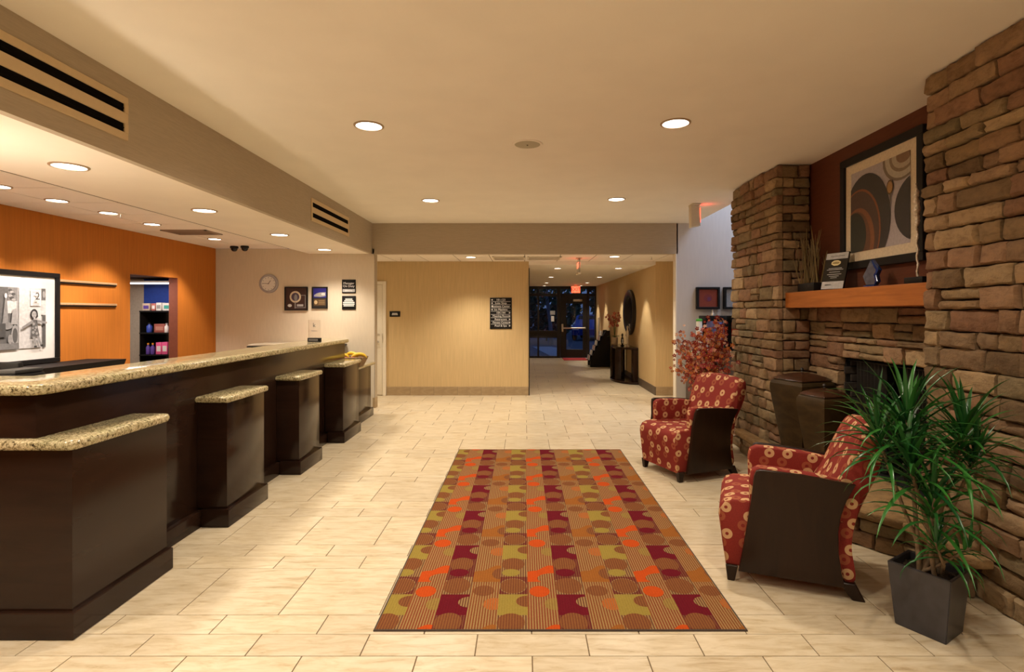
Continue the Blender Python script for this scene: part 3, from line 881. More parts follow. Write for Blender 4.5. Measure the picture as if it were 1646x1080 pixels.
# edge-on sign in the passage ceiling
t = empty('exit_sign', (0.93, 9.3, 2.42), 0, 'edge-on hanging exit sign with red glow at the corridor entrance', 'exit sign')
box('canopy', (-.05, .05, -.09, .09, -.015, 0), M['offwhite'], t, bevel=.004)
box('panel', (-.012, .012, -.14, .14, -.25, -.015), M['acrylic'], t)
box('housing', (-.026, .026, -.15, .15, -.275, -.25), M['offwhite'], t, bevel=.004)
for s in (-1, 1):
    text('lettering', 'EXIT', 0.14, (s * .0135, 0, -.13), (R(90), 0, R(90) * s), M['redsign'], t)
red_glow(t, (-.06, 0, -.10), 0.35); red_glow(t, (.06, 0, -.10), 0.35)
# side-on sign on the main ceiling
t = empty('exit_sign', (2.22, 7.1, 2.9), 0, 'side-on tan exit sign hanging from the lobby ceiling by the stone pillar', 'exit sign')
box('canopy', (-.06, .05, -.09, .09, -.02, 0), M['offwhite'], t, bevel=.004)
mb = MB(); mb.prism([(-.065, -.02), (.045, -.02), (.055, -.28), (-.06, -.30)], 'y', -.05, .06, bevel=.005); mb.build('housing', M['offwhite'], t, smooth=40)
box('face', (.056, .060, -.04, .05, -.24, -.05), M['redsign'], t)
red_glow(t, (.14, 0, -.05), 0.3)

# ================================================================== RECEPTION COUNTER
rc = empty('reception_counter', (-2.45, 4.8, 0), 0, 'long dark espresso reception counter with raised front', 'reception desk')
def rb(name, b, m, **k): return box(name, (b[0] + 2.45, b[1] + 2.45, b[2] - 4.8, b[3] - 4.8, b[4], b[5]), m, rc, **k)
rb('front_panel', (-2.55, -2.29, 2.57, 7.0, 0.0, 1.112), M['espresso'], bevel=.002)
rb('plinth', (-2.52, -2.252, 3.215, 7.0, 0.0, 0.115), M['espresso'], bevel=.004)
rb('return_panel', (-3.6, -2.55, 2.57, 2.80, 0.0, 1.112), M['espresso'], bevel=.002)
rb('work_surface', (-3.42, -2.55, 2.82, 6.9, 0.74, 0.77), M['espresso'], bevel=.004)
rb('end_panel', (-3.05, -2.55, 6.9, 6.94, 0.0, 0.77), M['espresso'])
rb('support_panel', (-3.05, -2.55, 2.82, 2.86, 0.0, 0.74), M['espresso'])
def rounded(poly, idx, rad, n=6):
    """round the vertices listed in idx"""
    out = []
    L = len(poly)
    for i, p in enumerate(poly):
        if i not in idx: out.append(p); continue
        p = Vector(p); a = (Vector(poly[i - 1]) - p).normalized(); b = (Vector(poly[(i + 1) % L]) - p).normalized()
        s, e = p + a * rad, p + b * rad
        for k in range(n + 1):
            t_ = k / n
            q = (1 - t_) ** 2 * s + 2 * t_ * (1 - t_) * p + t_ ** 2 * e
            out.append((q.x, q.y))
    return out
def slab_top(name, poly, z0, z1, parent=None, off=(0, 0)):
    mb = MB(); mb.prism([(x - off[0], y - off[1]) for x, y in poly], 'z', z0, z1, bevel=min(0.018, (z1 - z0) * .42), seg=3)
    return mb.build(name, M['granite'], parent, smooth=60)
poly = rounded([(-2.235, 2.52), (-2.235, 7.06), (-2.63, 7.06), (-2.63, 2.93), (-3.62, 2.93), (-3.62, 2.52)], (0, 1), 0.09)
tag(slab_top('granite_counter_top', poly, 1.113, 1.162), 'speckled cream and brown granite top along the raised reception counter', 'countertop')
def pedestal(y0, y1, lb, x_in=-2.289):
    t = empty('counter_pedestal', (-2.17, (y0 + y1) / 2, 0), 0, lb, 'pedestal', 'granite topped pedestals along the counter front')
    ym = (y0 + y1) / 2
    box('body', (x_in + 2.17, -2.08 + 2.17, y0 + .022 - ym, y1 - .022 - ym, 0.125, 0.866), M['espresso'], t, bevel=.002)
    box('plinth', (-2.25 + 2.17, -2.057 + 2.17, y0 - ym, y1 - ym, 0.0, 0.125), M['espresso'], t, bevel=.004)
    slab_top('granite_top', rounded([(-2.05, y0 - .005), (-2.05, y1 + .005), (-2.289, y1 + .005), (-2.289, y0 - .005)], (0, 1), .025, 4), 0.867, 0.913, t, (-2.17, ym))
pedestal(3.815, 4.406, 'dark pedestal with granite top, second along the reception counter')
pedestal(5.046, 5.59, 'dark pedestal with granite top, third along the reception counter')
pedestal(6.28, 6.92, 'dark pedestal with granite top, last along the counter beside the fruit basket')
# the wide near pedestal wraps round the counter's end
t = empty('counter_pedestal', (-2.6, 2.8, 0), 0, 'wide dark granite topped pedestal nearest the camera, wrapping the counter end', 'pedestal', 'granite topped pedestals along the counter front')
mb = MB(); mb.prism([(x + 2.6, y - 2.8) for x, y in [(-2.08, 2.522), (-2.08, 3.188), (-2.289, 3.188), (-2.289, 2.568), (-3.6, 2.568), (-3.6, 2.522)]], 'z', 0.0, 0.866, bevel=.002, seg=1); mb.build('body', M['espresso'], t, smooth=30)
mb = MB(); mb.prism([(x + 2.6, y - 2.8) for x, y in [(-2.057, 2.50), (-2.057, 3.21), (-2.27, 3.21), (-2.27, 2.56), (-3.6, 2.56), (-3.6, 2.50)]], 'z', 0.0, 0.125, bevel=.004, seg=1); mb.build('plinth', M['espresso'], t, smooth=30)
slab_top('granite_top', rounded([(-2.05, 2.49), (-2.05, 3.20), (-2.289, 3.20), (-2.289, 2.569), (-3.62, 2.569), (-3.62, 2.49)], (0, 1), .05, 5), 0.867, 0.913, t, (-2.6, 2.8))

# low end cabinet with fruit basket
t = empty('end_cabinet', (-2.5, 7.55, 0), 0, 'low dark cabinet with granite top at the far end of the counter', 'cabinet')
box('body', (-.5, .265, -.49, .45, 0, .735), M['espresso'], t, bevel=.002)
box('plinth', (-.5, .30, -.5, .47, 0, .115), M['espresso'], t, bevel=.004)
slab_top('granite_top', rounded([(.32, -.49), (.32, .50), (-.5, .50), (-.5, -.49)], (0, 1), .02, 4), .736, .775, t)
fb = empty('fruit_basket', (-2.33, 7.34, 0.776), 0, 'brown wooden fruit basket on the low end cabinet', 'basket')
mb = MB()
def trap(x0, x1, y0, y1, z0, X0, X1, Y0, Y1, z1):
    a = [(x0, y0, z0), (x1, y0, z0), (x1, y1, z0), (x0, y1, z0)]; b = [(X0, Y0, z1), (X1, Y0, z1), (X1, Y1, z1), (X0, Y1, z1)]
    vs_ = [mb.bm.verts.new(p) for p in a + b]
    for f in ((3, 2, 1, 0), (0, 1, 5, 4), (1, 2, 6, 5), (2, 3, 7, 6), (3, 0, 4, 7)): mb.bm.faces.new([vs_[i] for i in f])
trap(-.15, .15, -.10, .10, 0.012, -.20, .20, -.14, .14, .13)
bo = mb.build('bowl', wood('basket_wood', (.16, .085, .03), (.30, .17, .06), .6), fb)
md = bo.modifiers.new('thick', 'SOLIDIFY'); md.thickness = .012; md.offset = 1
def banana(x, y, z, rz, lb):
    t = empty('banana', (x, y, z), rz, lb, 'fruit', 'bananas in the basket')
    pts = [(0.10 * math.sin(a), 0, 0.07 * math.cos(a) - .02) for a in [R(-75 + 15 * i) for i in range(11)]]
    mb = MB(); mb.tube(pts, [.008, .016, .021, .024, .024, .024, .024, .023, .020, .013, .007], 8); mb.build('peel', colr(.80, .52, .03), t, smooth=60)
    mb = MB(); mb.tube([pts[-1], (pts[-1][0] + .018, 0, pts[-1][2] - .012)], [.006, .005], 6); mb.build('stalk', colr(.22, .15, .03), t)
banana(-2.44, 7.33, .885, R(10), 'yellow banana at the left of the fruit basket')
banana(-2.32, 7.38, .90, R(-20), 'yellow banana in the middle of the fruit basket')
banana(-2.21, 7.34, .89, R(25), 'yellow banana at the right of the fruit basket')
for (x, y, lb) in ((-2.36, 7.26, 'dark red apple at the front of the fruit basket'), (-2.27, 7.265, 'dark red apple beside the bananas in the fruit basket')):
    t = empty('apple', (x, y, .835), 0, lb, 'fruit', 'apples in the basket')
    mb = MB(); mb.lathe([(0, .004), (.02, 0), (.035, .02), (.04, .042), (.034, .066), (.015, .074), (0, .066)], 16); mb.build('flesh', colr(.25, .03, .03), t, smooth=60)
    mb = MB(); mb.tube([(0, 0, .066), (.004, 0, .088)], .002, 5); mb.build('stalk', colr(.1, .06, .02), t)

# back counter against the orange wall
t = empty('back_counter', (-4.6, 5.0, 0), 0, 'dark back counter against the orange wall below the framed photograph', 'counter')
box('cabinet', (-.24, .13, -1.4, 1.05, 0, .91), M['espresso'], t, bevel=.003)
mb = MB(); mb.prism([(-.24, .911), (.16, .911), (.19, .985), (-.24, .985)], 'y', -1.45, 1.08, bevel=.004); mb.build('worktop', plain('matte_black_top', (.014, .011, .010), .7, spec=.15), t, smooth=40)
# computer screen seen from behind on the staff side
t = empty('computer_monitor', (-3.14, 3.18, 0.77), R(8), 'black back of a computer monitor behind the near counter', 'monitor')
box('base', (-.10, .10, -.08, .08, 0, .015), M['black'], t, bevel=.005); box('stand', (-.025, .025, -.02, .02, .015, .18), M['black'], t)
box('screen_housing', (-.2, .2, -.025, .02, .14, .44), M['black'], t, bevel=.012)
t = empty('receipt_printer', (-2.87, 3.12, 0.77), 0, 'small black printer box on the staff desk at the left edge', 'printer')
box('casing', (-.06, .06, -.10, .10, 0, .385), M['black'], t, bevel=.012); box('lid', (-.055, .055, -.09, .09, .386, .41), grey(.03), t, bevel=.006)
# side credenza at the cream wall
t = empty('side_credenza', (-3.4, 8.3, 0), 0, 'low pale-topped credenza against the cream wall behind the counter', 'cabinet')
box('cabinet', (-.62, .6, -.22, .27, 0, .985), M['espresso'], t, bevel=.003)
box('top', (-.65, .62, -.27, .28, 1.005, 1.03), M['offwhite'], t, bevel=.004); box('edge', (-.66, .63, -.28, .28, .986, 1.004), M['black'], t)
tag(box('folder', (-3.55, -3.25, 8.15, 8.40, 1.031, 1.04), colr(.75, .22, .20)), 'pinkish red folder lying on the side credenza', 'folder')
# acrylic sign holder on the raised counter
t = empty('sign_holder', (-2.39, 6.25, 1.163), R(-6), 'clear upright sign holder with black foot on the granite counter', 'sign holder')
box('foot', (-.075, .075, -.02, .02, 0, .045), M['black'], t, bevel=.003)
box('foot_print', (-.06, .05, -.0215, -.02, .012, .034), grey(.18), t)
box('sheet', (-.07, .07, -.004, .004, .045, .25), M['acrylic'], t)
text('lettering', 'k', .07, (0, -.006, .19), FRONT, grey(.15), t); box('fine_print', (-.035, .035, -.0055, -.0045, .12, .13), grey(.5), t)

# added lamp, out of view on the counter's return: makes the dropped-ceiling glow
t = empty('added_glow_lamp', (-3.02, 2.72, 1.163), 0, 'added out-of-view lamp on the counter return, there for the dropped-ceiling glow', 'lamp')
mb = MB(); mb.lathe([(.07, 0), (.075, .012), (.02, .03), (.035, .08), (.04, .14), (.015, .2), (.01, .26)], 20); mb.build('base', M['bronze'], t, smooth=50)
mb = MB(); mb.lathe([(.12, .22), (.085, .40)], 28, cap=False); mb.build('glow_lamp_shade', plain('linen_shade', (.75, .66, .52), .8), t, smooth=50)
mb = MB(); mb.sphere((0, 0, .31), .03, 2); mb.build('bulb', M['lens'], t, smooth=60)
l = bpy.data.lights.new('added_glow_light', 'POINT'); l.energy = GLOW_LAMP_W; l.color = WARM2; l.shadow_soft_size = .10
o = bpy.data.objects.new('added_glow_light', l); link(o, t); o.location = (0, 0, .365)
# ================================================================== FLAT PRINT HELPERS
def clip(poly, x0, x1, y0, y1):
    def half(ps, f, inter):
        out = []
        for i, p in enumerate(ps):
            q = ps[i - 1]
            if f(p):
                if not f(q): out.append(inter(q, p))
                out.append(p)
            elif f(q): out.append(inter(q, p))
        return out
    def ix(c): return lambda a, b: (c, a[1] + (b[1] - a[1]) * (c - a[0]) / (b[0] - a[0]))
    def iy(c): return lambda a, b: (a[0] + (b[0] - a[0]) * (c - a[1]) / (b[1] - a[1]), c)
    for f, g in ((lambda p: p[0] >= x0, ix(x0)), (lambda p: p[0] <= x1, ix(x1)), (lambda p: p[1] >= y0, iy(y0)), (lambda p: p[1] <= y1, iy(y1))):
        if not poly: break
        poly = half(poly, f, g)
    return poly
def ell(cx, cy, rx, ry, n=28, a0=0, a1=360):
    return [(cx + rx * math.cos(R(a0 + (a1 - a0) * i / n)), cy + ry * math.sin(R(a0 + (a1 - a0) * i / n))) for i in range(n if a1 - a0 >= 360 else n + 1)]

class Print:
    """flat printed layers on a picture: uv 0..1 (v down) mapped to a rectangle of the local xz plane"""
    def __init__(self, parent, x0, x1, z0, z1, y):
        self.r = (x0, x1, z0, z1); self.y = y; self.k = 0; self.p = parent; self.mb = {}
    def add(self, poly, m):
        poly = clip(poly, 0, 1, 0, 1)
        if len(poly) < 3: return
        self.k += 1
        x0, x1, z0, z1 = self.r
        key = m.name
        if key not in self.mb: self.mb[key] = (MB(), m)
        yy = self.y - 0.0005 * self.k
        f = self.mb[key][0].poly([(x0 + u * (x1 - x0), yy, z1 - v * (z1 - z0)) for u, v in poly])
        f.normal_update()
        if f.normal.y > 0: f.normal_flip()
    def rect(self, u0, u1, v0, v1, m): self.add([(u0, v0), (u1, v0), (u1, v1), (u0, v1)], m)
    def done(self, name='print'):
        mats = []; big = MB()
        for i, (mb, m) in enumerate(self.mb.values()):
            me = mb.mesh('t', m); big.mi = i; mats.append(m)
            n0 = len(big.bm.faces); big.bm.from_mesh(me); big.bm.faces.ensure_lookup_table()
            for f in big.bm.faces[n0:]: f.material_index = i
            bpy.data.meshes.remove(me)
        return big.build(name, mats, self.p)

def framed(name, loc, rz, w, h, bar, depth, frame_m, label, cat, mat_w=0.0, mat_m=None, group=None):
    t = empty(name, loc, rz, label, cat, group)
    mb = MB()
    for b in ((-w / 2, w / 2, 0, bar), (-w / 2, w / 2, h - bar, h), (-w / 2, -w / 2 + bar, bar, h - bar), (w / 2 - bar, w / 2, bar, h - bar)):
        mb.box(b[0], b[1], -depth, 0, b[2], b[3], bevel=min(.004, bar * .2))
    mb.build('frame', frame_m, t)
    if mat_m: box('mat_board', (-w / 2 + bar, w / 2 - bar, -depth * .55, -.002, bar, h - bar), mat_m, t)
    m_ = bar + mat_w
    return t, Print(t, -w / 2 + m_, w / 2 - m_, m_, h - m_, -depth * .55 - .0004)

# ---------------------------------------------------------------- large photograph on the orange wall
t, P = framed('framed_photograph', (-4.838, 4.965, 0.99), R(90), 1.40, 0.91, 0.048, 0.045, M['black'], 'large black framed black-and-white photograph on the orange wall', 'picture', 0.115, M['white'])
P.rect(0, 1, 0, 1, grey(.42)); P.rect(0, .71, 0, .55, grey(.12)); P.rect(0, .72, .55, 1, grey(.12)); P.rect(.05, .40, .15, .5, grey(.5)); P.rect(.63, .72, .0, .22, grey(.22)); P.rect(.61, .71, .22, .42, grey(.62))
for k_ in range(6): P.add(ell(.65 + .015 * (k_ % 3), .05 + .03 * k_, .02, .022, 8), grey(.40 if k_ % 2 else .08))
P.rect(.73, .955, 0, 1, grey(.62)); P.rect(.955, 1, 0, .20, grey(.14)); P.rect(.955, 1, .20, .45, grey(.62)); P.rect(.97, 1, .45, 1, grey(.10)); P.add(ell(.98, .1, .015, .06, 10), grey(.4))
P.add(ell(.69, .78, .035, .17), grey(.34)); P.add(ell(.69, .78, .024, .12), grey(.10)); P.add(ell(.61, .62, .06, .06), grey(.26)); P.add([(.57, .62), (.595, .2), (.612, .16), (.63, .62)], grey(.24)); P.add(ell(.603, .14, .012, .04), grey(.66))
P.add([(.65, .6), (.665, .36), (.70, .34), (.71, .60)], grey(.36)); P.rect(.2, .60, .58, .80, grey(.07)); P.rect(0, .72, .90, 1, grey(.2)); P.add(ell(.64, .84, .02, .08, 12), grey(.30))
P.rect(.838, .943, .03, .30, grey(.80))
for v in (.06, .255, .28): P.rect(.855, .925, v, v + .012, grey(.42))
# child with outstretched arms
def g_(pts): return [(.872 + (u - .745) * .60, v) for u, v in pts]
def G_(pts, m): P.add(g_(pts), m)
G_(ell(.745, .435, .062, .085), grey(.03)); G_([(.69, .43), (.805, .43), (.81, .485), (.685, .485)], grey(.03)); G_(ell(.742, .442, .040, .058), grey(.40))
for du in (-.016, .016): G_(ell(.742 + du, .435, .006, .008, 8), grey(.06))
G_([(.728, .468), (.758, .468), (.743, .476)], grey(.15))
G_([(.73, .49), (.762, .49), (.762, .545), (.73, .545)], grey(.42))
G_([(.70, .53), (.79, .53), (.80, .66), (.83, .80), (.68, .82), (.70, .66)], grey(.12))
for (u, v, r_) in ((.73, .60, .022), (.77, .66, .02), (.72, .74, .024), (.78, .76, .02), (.75, .70, .015), (.71, .67, .015)): G_(ell(u, v, r_, r_ * 1.1, 10), grey(.36))
G_([(.71, .53), (.72, .58), (.56, .67), (.545, .635)], grey(.26)); G_(ell(.548, .655, .02, .022, 10), grey(.26)); G_([(.78, .53), (.785, .575), (.95, .60), (.955, .57)], grey(.26))
G_([(.70, .81), (.745, .81), (.765, .97), (.735, .98)], grey(.30)); G_([(.77, .81), (.815, .80), (.86, .955), (.83, .965)], grey(.30)); G_([(.73, .965), (.775, .965), (.775, .995), (.725, .995)], grey(.04)); G_([(.83, .955), (.88, .95), (.89, .98), (.84, .985)], grey(.04))
P.done()
text('lettering', '2', .10, (.414, -.062, .665), FRONT, grey(.06), t)

# rails on the orange wall
for (z, lb) in ((1.83, 'upper thin metal rail on the orange wall'), (1.588, 'lower thin metal rail on the orange wall')):
    t = empty('wall_rail', (-4.84, 6.08, z), 0, lb, 'rail', 'wall rails beside the photograph')
    mb = MB(); mb.box(0, .03, -.405, .40, -.012, .012, bevel=.004); mb.build('rail', plain('champagne_rail', (.60, .40, .22), .35, metal=.25), t)
    mb = MB(); mb.box(.001, .02, -.405, .40, -.026, -.0125); mb.build('channel', M['black'], t)

# ---------------------------------------------------------------- cream wall: clock, plaques, signs (y = 8.6)
t = empty('wall_clock', (-4.0, 8.598, 1.95), 0, 'round white wall clock with grey rim on the cream wall', 'clock')
X90 = Matrix.Rotation(R(90), 4, 'X')
mb = MB(); mb.lathe([(.112, 0), (.112, .03), (.125, .036), (.145, .03), (.15, .0)], 40); mb.xform(X90); mb.build('rim', plain('clock_rim', (.42, .40, .42), .4, metal=.2), t, smooth=40)
mb = MB(); mb.lathe([(0, .024), (.113, .024)], 40, cap=False); mb.xform(X90); mb.build('dial', M['white'], t)
for i in range(12):
    a = R(30 * i); o = box('hour_mark', (-.003, .003, -.0255, -.0245, .085, .104), grey(.25), t); o.rotation_euler = (0, a, 0)
o = box('hour_hand', (-.004, .004, -.027, -.026, -.012, .06), grey(.12), t); o.rotation_euler = (0, R(35), 0)
o = box('minute_hand', (-.003, .003, -.029, -.028, -.015, .09), grey(.12), t); o.rotation_euler = (0, R(-88), 0)

t, P = framed('award_plaque', (-3.568, 8.598, 1.53), 0, .362, .37, .016, .03, M['black'], 'square dark plaque with a pale ring medallion on the cream wall', 'plaque', 0, colr(.045, .018, .014))
P.add(ell(.46, .42, .27, .27), colr(.66, .56, .40)); P.add(ell(.46, .42, .19, .19), colr(.07, .05, .09)); P.add(ell(.48, .45, .08, .15), grey(.26)); P.rect(.43, .48, .66, .95, grey(.3))
P.rect(.72, .95, .33, .36, grey(.25)); P.rect(.92, .95, .33, .93, grey(.25)); P.rect(.48, .95, .90, .93, grey(.25)); P.rect(.54, .84, .76, .86, grey(.45)); P.add(ell(.20, .82, .10, .07), grey(.6))
P.done()
t, P = framed('award_plaque', (-3.20, 8.598, 1.56), 0, .245, .34, .014, .025, M['black'], 'tall dark plaque with a blue night photograph on the cream wall', 'plaque', 0, colr(.02, .018, .018))
P.rect(.04, .96, .02, .50, colr(.02, .02, .25)); P.add([(.1, .36), (.3, .28), (.5, .24), (.92, .22), (.92, .42), (.55, .46), (.1, .44)], grey(.42)); P.add(ell(.75, .32, .14, .06), grey(.75)); P.add(ell(.45, .35, .07, .07), colr(.5, .45, .35)); P.rect(.08, .92, .57, .90, colr(.12, .07, .03)); P.add(ell(.22, .73, .12, .10), colr(.6, .45, .25))
for v in (.64, .72, .80): P.rect(.42, .86, v, v + .03, colr(.35, .24, .12))
P.done()
def sign(name, loc, w, h, label):
    t = empty(name, loc, 0, label, 'sign')
    box('panel', (-w / 2, w / 2, -.012, 0, 0, h), M['black'], t, bevel=.003)
    return t
t = sign('wall_sign', (-2.745, 8.598, 1.80), .215, .215, 'upper black sign reading manager on duty on the cream wall')
text('lettering', 'Manager', .05, (0, -.013, .155), FRONT, M['signwhite'], t); text('lettering', 'On Duty', .05, (0, -.013, .11), FRONT, M['signwhite'], t)
box('name_strip', (-.095, .095, -.015, -.012, .02, .065), grey(.45), t); box('name_print', (-.06, .06, -.0155, -.015, .032, .045), grey(.75), t)
t = sign('wall_sign', (-2.745, 8.598, 1.543), .215, .215, 'lower black sign with five white text lines on the cream wall')
for i, wd in enumerate((.055, .07, .09, .09, .082)):
    for s in (0,): box('text_line', (-wd, wd, -.0135, -.012, .155 - i * .026, .173 - i * .026), M['signwhite'], t)
# ---------------------------------------------------------------- tan wall: directory + small sign (y = 9.9)
t = sign('directory_sign', (-0.415, 9.898, 1.20), .395, .565, 'black directory sign with white text lines on the tan wall')
rows_ = [('101-123', -1), ('Suite Shop', -1), ('Business Center', -1), ('Ice Machine', -1), ('104-144', 1), ('Meeting Room', 1), ('Restrooms', 1), ('Fitness Center', 1), ('Pool & Spa', 1)]
for i, (s, side) in enumerate(rows_):
    z = .525 - i * .0585
    text('lettering', s, .05, (0, -.0135, z), FRONT, M['signwhite'], t)
    if i < 8: box('divider', (-.18, .175, -.0135, -.012, z - .031, z - .027), M['signwhite'], t)
    mb = MB(); x = side * .165
    mb.prism([(x - side * .018, z + .014), (x + side * .014, z), (x - side * .018, z - .014)], 'y', -.0135, -.012); mb.build('arrow', M['signwhite'], t)
t = sign('room_sign', (-2.33, 9.898, 1.42), .19, .10, 'small black room sign on the tan wall beside the cream door')
mb = MB(); mb.prism([(-.055, .03), (.055, .03), (.045, .07), (-.045, .07)], 'y', -.014, -.012); mb.build('plate', grey(.5), t)

# ---------------------------------------------------------------- snack shop
t = empty('snack_shelf', (-5.35, 8.40, 0), 0, 'dark shelf unit of snacks seen through the doorway in the orange wall', 'shelf')
for z in (.62, .845, 1.175, 1.505): box('shelf', (-.44, .36, -.16, .17, z, z + .02), M['black'], t)
box('back', (-.44, .36, .155, .172, 0, 1.5), M['blackgloss'], t); box('cabinet', (-.44, .36, -.16, .15, 0, .62), M['black'], t)
for x in (-.44, .35): box('upright', (x, x + .012, -.15, .155, .64, 1.505), M['black'], t)
lt = empty('shelf_light', (-5.35, 8.30, 1.945), 0, 'white strip light above the snack shelves', 'light')
box('housing', (-.6, .36, -.12, .25, 0, .025), M['white'], lt); box('tube', (-.55, .34, -.10, -.04, -.02, 0), emit('strip_tube', (.95, .93, 1.0), 2.2), lt)
area('shop_light', (-5.5, 7.5, 2.0), (0, 0, 0), .6, .4, 17, (1.0, .90, .82))
def snack_box(x, z, w, h, m1, m2, label, grp='packages on the snack shelves'):
    t = empty('snack_package', (x, 8.31, z), 0, label, 'package', grp)
    box('carton', (-w / 2, w / 2, -.05, .05, 0, h), m1, t, bevel=.003); box('front_print', (-w * .35, w * .35, -.052, -.05, h * .25, h * .7), m2, t)
def snack_bottle(x, z, h, r, m1, m2, label):
    t = empty('bottle', (x, 8.28, z), 0, label, 'bottle', 'bottles on the snack shelves')
    mb = MB(); mb.lathe([(r * .9, 0), (r, .01), (r, h * .62), (r * .4, h * .8), (r * .4, h * .86)], 14); mb.build('body', m1, t, smooth=50)
    mb = MB(); mb.lathe([(r * .48, h * .86), (r * .48, h), (0, h)], 12); mb.build('cap', m2, t, smooth=50)
W_, PK, PU, TE, OR = colr(.75, .73, .70), colr(.75, .10, .28), colr(.10, .05, .30), colr(.05, .35, .30), colr(.85, .35, .03)
snack_box(-5.70, 1.526, .11, .11, colr(.55, .42, .32), PU, 'tan carton at the left of the top snack shelf')
snack_box(-5.59, 1.526, .06, .11, colr(.5, .15, .12), W_, 'red carton beside the tan one on the top snack shelf')
snack_box(-5.51, 1.526, .08, .12, W_, grey(.3), 'narrow white carton on the top snack shelf')
snack_box(-5.37, 1.526, .17, .115, W_, TE, 'wide white and green carton on the top snack shelf')
snack_box(-5.22, 1.526, .11, .125, W_, grey(.5), 'white carton at the right of the top snack shelf')
snack_box(-5.50, 1.196, .16, .13, colr(.30, .08, .06), colr(.45, .2, .15), 'dark red box on the middle snack shelf')
snack_bottle(-5.66, 1.196, .15, .04, colr(.03, .06, .35), M['black'], 'blue bottle at the left of the middle snack shelf')
snack_bottle(-5.40, 1.196, .14, .03, W_, grey(.4), 'slim white bottle on the middle snack shelf')
snack_bottle(-5.31, 1.196, .18, .035, colr(.25, .22, .55), colr(.5, .25, .2), 'violet bottle on the middle snack shelf')
snack_bottle(-5.22, 1.196, .14, .035, grey(.5), W_, 'silver bottle at the right of the middle snack shelf')
snack_bottle(-5.68, .866, .17, .03, PU, OR, 'purple bottle with orange cap, left of the pair on the low shelf')
snack_bottle(-5.61, .866, .17, .03, PU, OR, 'purple bottle with orange cap, right of the pair on the low shelf')
snack_box(-5.51, .866, .085, .18, PK, W_, 'pink packet, left of the pair on the low snack shelf')
snack_box(-5.42, .866, .085, .185, PK, W_, 'pink packet, right of the pair on the low snack shelf')
snack_box(-5.31, .866, .10, .13, TE, W_, 'teal carton on the low snack shelf')
snack_box(-5.21, .866, .08, .14, W_, TE, 'white and teal carton at the right of the low snack shelf')

# ================================================================== RUG
rug = empty('area_rug', (0.1725, 4.273, 0), 0, 'patterned rug of striped squares and circles in orange, maroon and olive', 'rug')
RX0, RX1, RY0, RY1 = -0.7076, 1.0526, 2.573, 5.973
cx_, cy_ = 0.1725, 4.273
box('backing', (RX0 - cx_, RX1 - cx_, RY0 - cy_, RY1 - cy_, 0.0, 0.006), M['rugedge'], rug)
rug_mats = list(RUG.values()); rug_idx = {k: i for i, k in enumerate(RUG)}
mb = MB()
CW, PER = 0.152, 0.611
U = PER / 4
def rp(poly, key, z, x0, x1):
    poly = clip(poly, max(x0, RX0 + .008), min(x1, RX1 - .008), RY0 + .008, RY1 - .008)
    if len(poly) < 3: return
    mb.mi = rug_idx[key]
    f = mb.poly([(x - cx_, y - cy_, z) for x, y in poly]); f.normal_update()
    if f.normal.z < 0: f.normal_flip()
for c in range(12):
    x0 = RX0 - .032 + CW * c; x1 = x0 + CW
    typ = 'ABCD'[c % 4]
    rp([(x0, RY0), (x1, RY0), (x1, RY1), (x0, RY1)], {'A': 'A', 'B': 'B', 'C': 'A', 'D': 'D'}[typ], .0065, x0, x1)
    for p in range(-1, 7):
        ytop = 5.954 - PER * p
        def E(u, v, ru, rv): return ell(x0 + u * CW, ytop - v * U, ru * CW, rv * U, 26)
        def Q(v0, v1, u0=0, u1=1): return [(x0 + u0 * CW, ytop - v0 * U), (x0 + u1 * CW, ytop - v0 * U), (x0 + u1 * CW, ytop - v1 * U), (x0 + u0 * CW, ytop - v1 * U)]
        def q(poly, key, lvl): rp(poly, key, .0065 + .0004 * lvl, x0, x1)
        if typ == 'A':
            q(Q(0, 1.3), 'olive', 1); q(E(.98, .45, .38, .36), 'brown', 2); q(E(.45, 1.72, .45, .52), 'brown', 2); q(E(.38, 2.42, .34, .28), 'olive', 3)
            q(Q(2.74, 3.98), 'C', 1); q(E(.48, 3.42, .50, .56), 'A', 2); q(E(.48, 3.42, .46, .52), 'brown', 3)
        elif typ == 'C':
            q(Q(0, 1.3), 'maroon', 1); q(E(1.0, .5, .36, .34), 'A', 2); q(Q(1.3, 2.74), 'C', 1); q(E(.45, 1.72, .45, .55), 'brown', 2); q(E(.42, 2.42, .36, .30), 'maroon', 3)
            q(E(.45, 3.40, .50, .56), 'brown', 2); q(Q(2.74, 3.0, .0, .6), 'C', 1)
        elif typ == 'B':
            q([(x0, ytop - 2.35 * U)] + [(x0 + u * CW, ytop - (2.35 - .46 * (1 / (1 + math.exp(-12 * (u - .45)))) - (.06 * math.sin(u * 9))) * U) for u in [i / 16 for i in range(17)]] + [(x0 + CW, ytop - 3.12 * U), (x0, ytop - 3.12 * U)], 'red', 1)
            q(E(.98, 2.86, .62, .40), 'B', 2); q(E(.42, 3.80, .36, .38), 'red', 2); q(E(.90, .62, .34, .38), 'olive2', 1)
        else:
            q([(x0, ytop - 2.35 * U)] + [(x0 + u * CW, ytop - (2.35 - .46 * (1 / (1 + math.exp(-12 * (u - .45)))) - (.06 * math.sin(u * 9))) * U) for u in [i / 16 for i in range(17)]] + [(x0 + CW, ytop - 3.12 * U), (x0, ytop - 3.12 * U)], 'rust', 1)
            q(E(.98, 2.5, .3, .42), 'brown', 2); q(E(.45, 3.75, .38, .36), 'brown', 2); q(E(.85, .62, .36, .38), 'orange', 1)
mb.build('pile', rug_mats, rug)

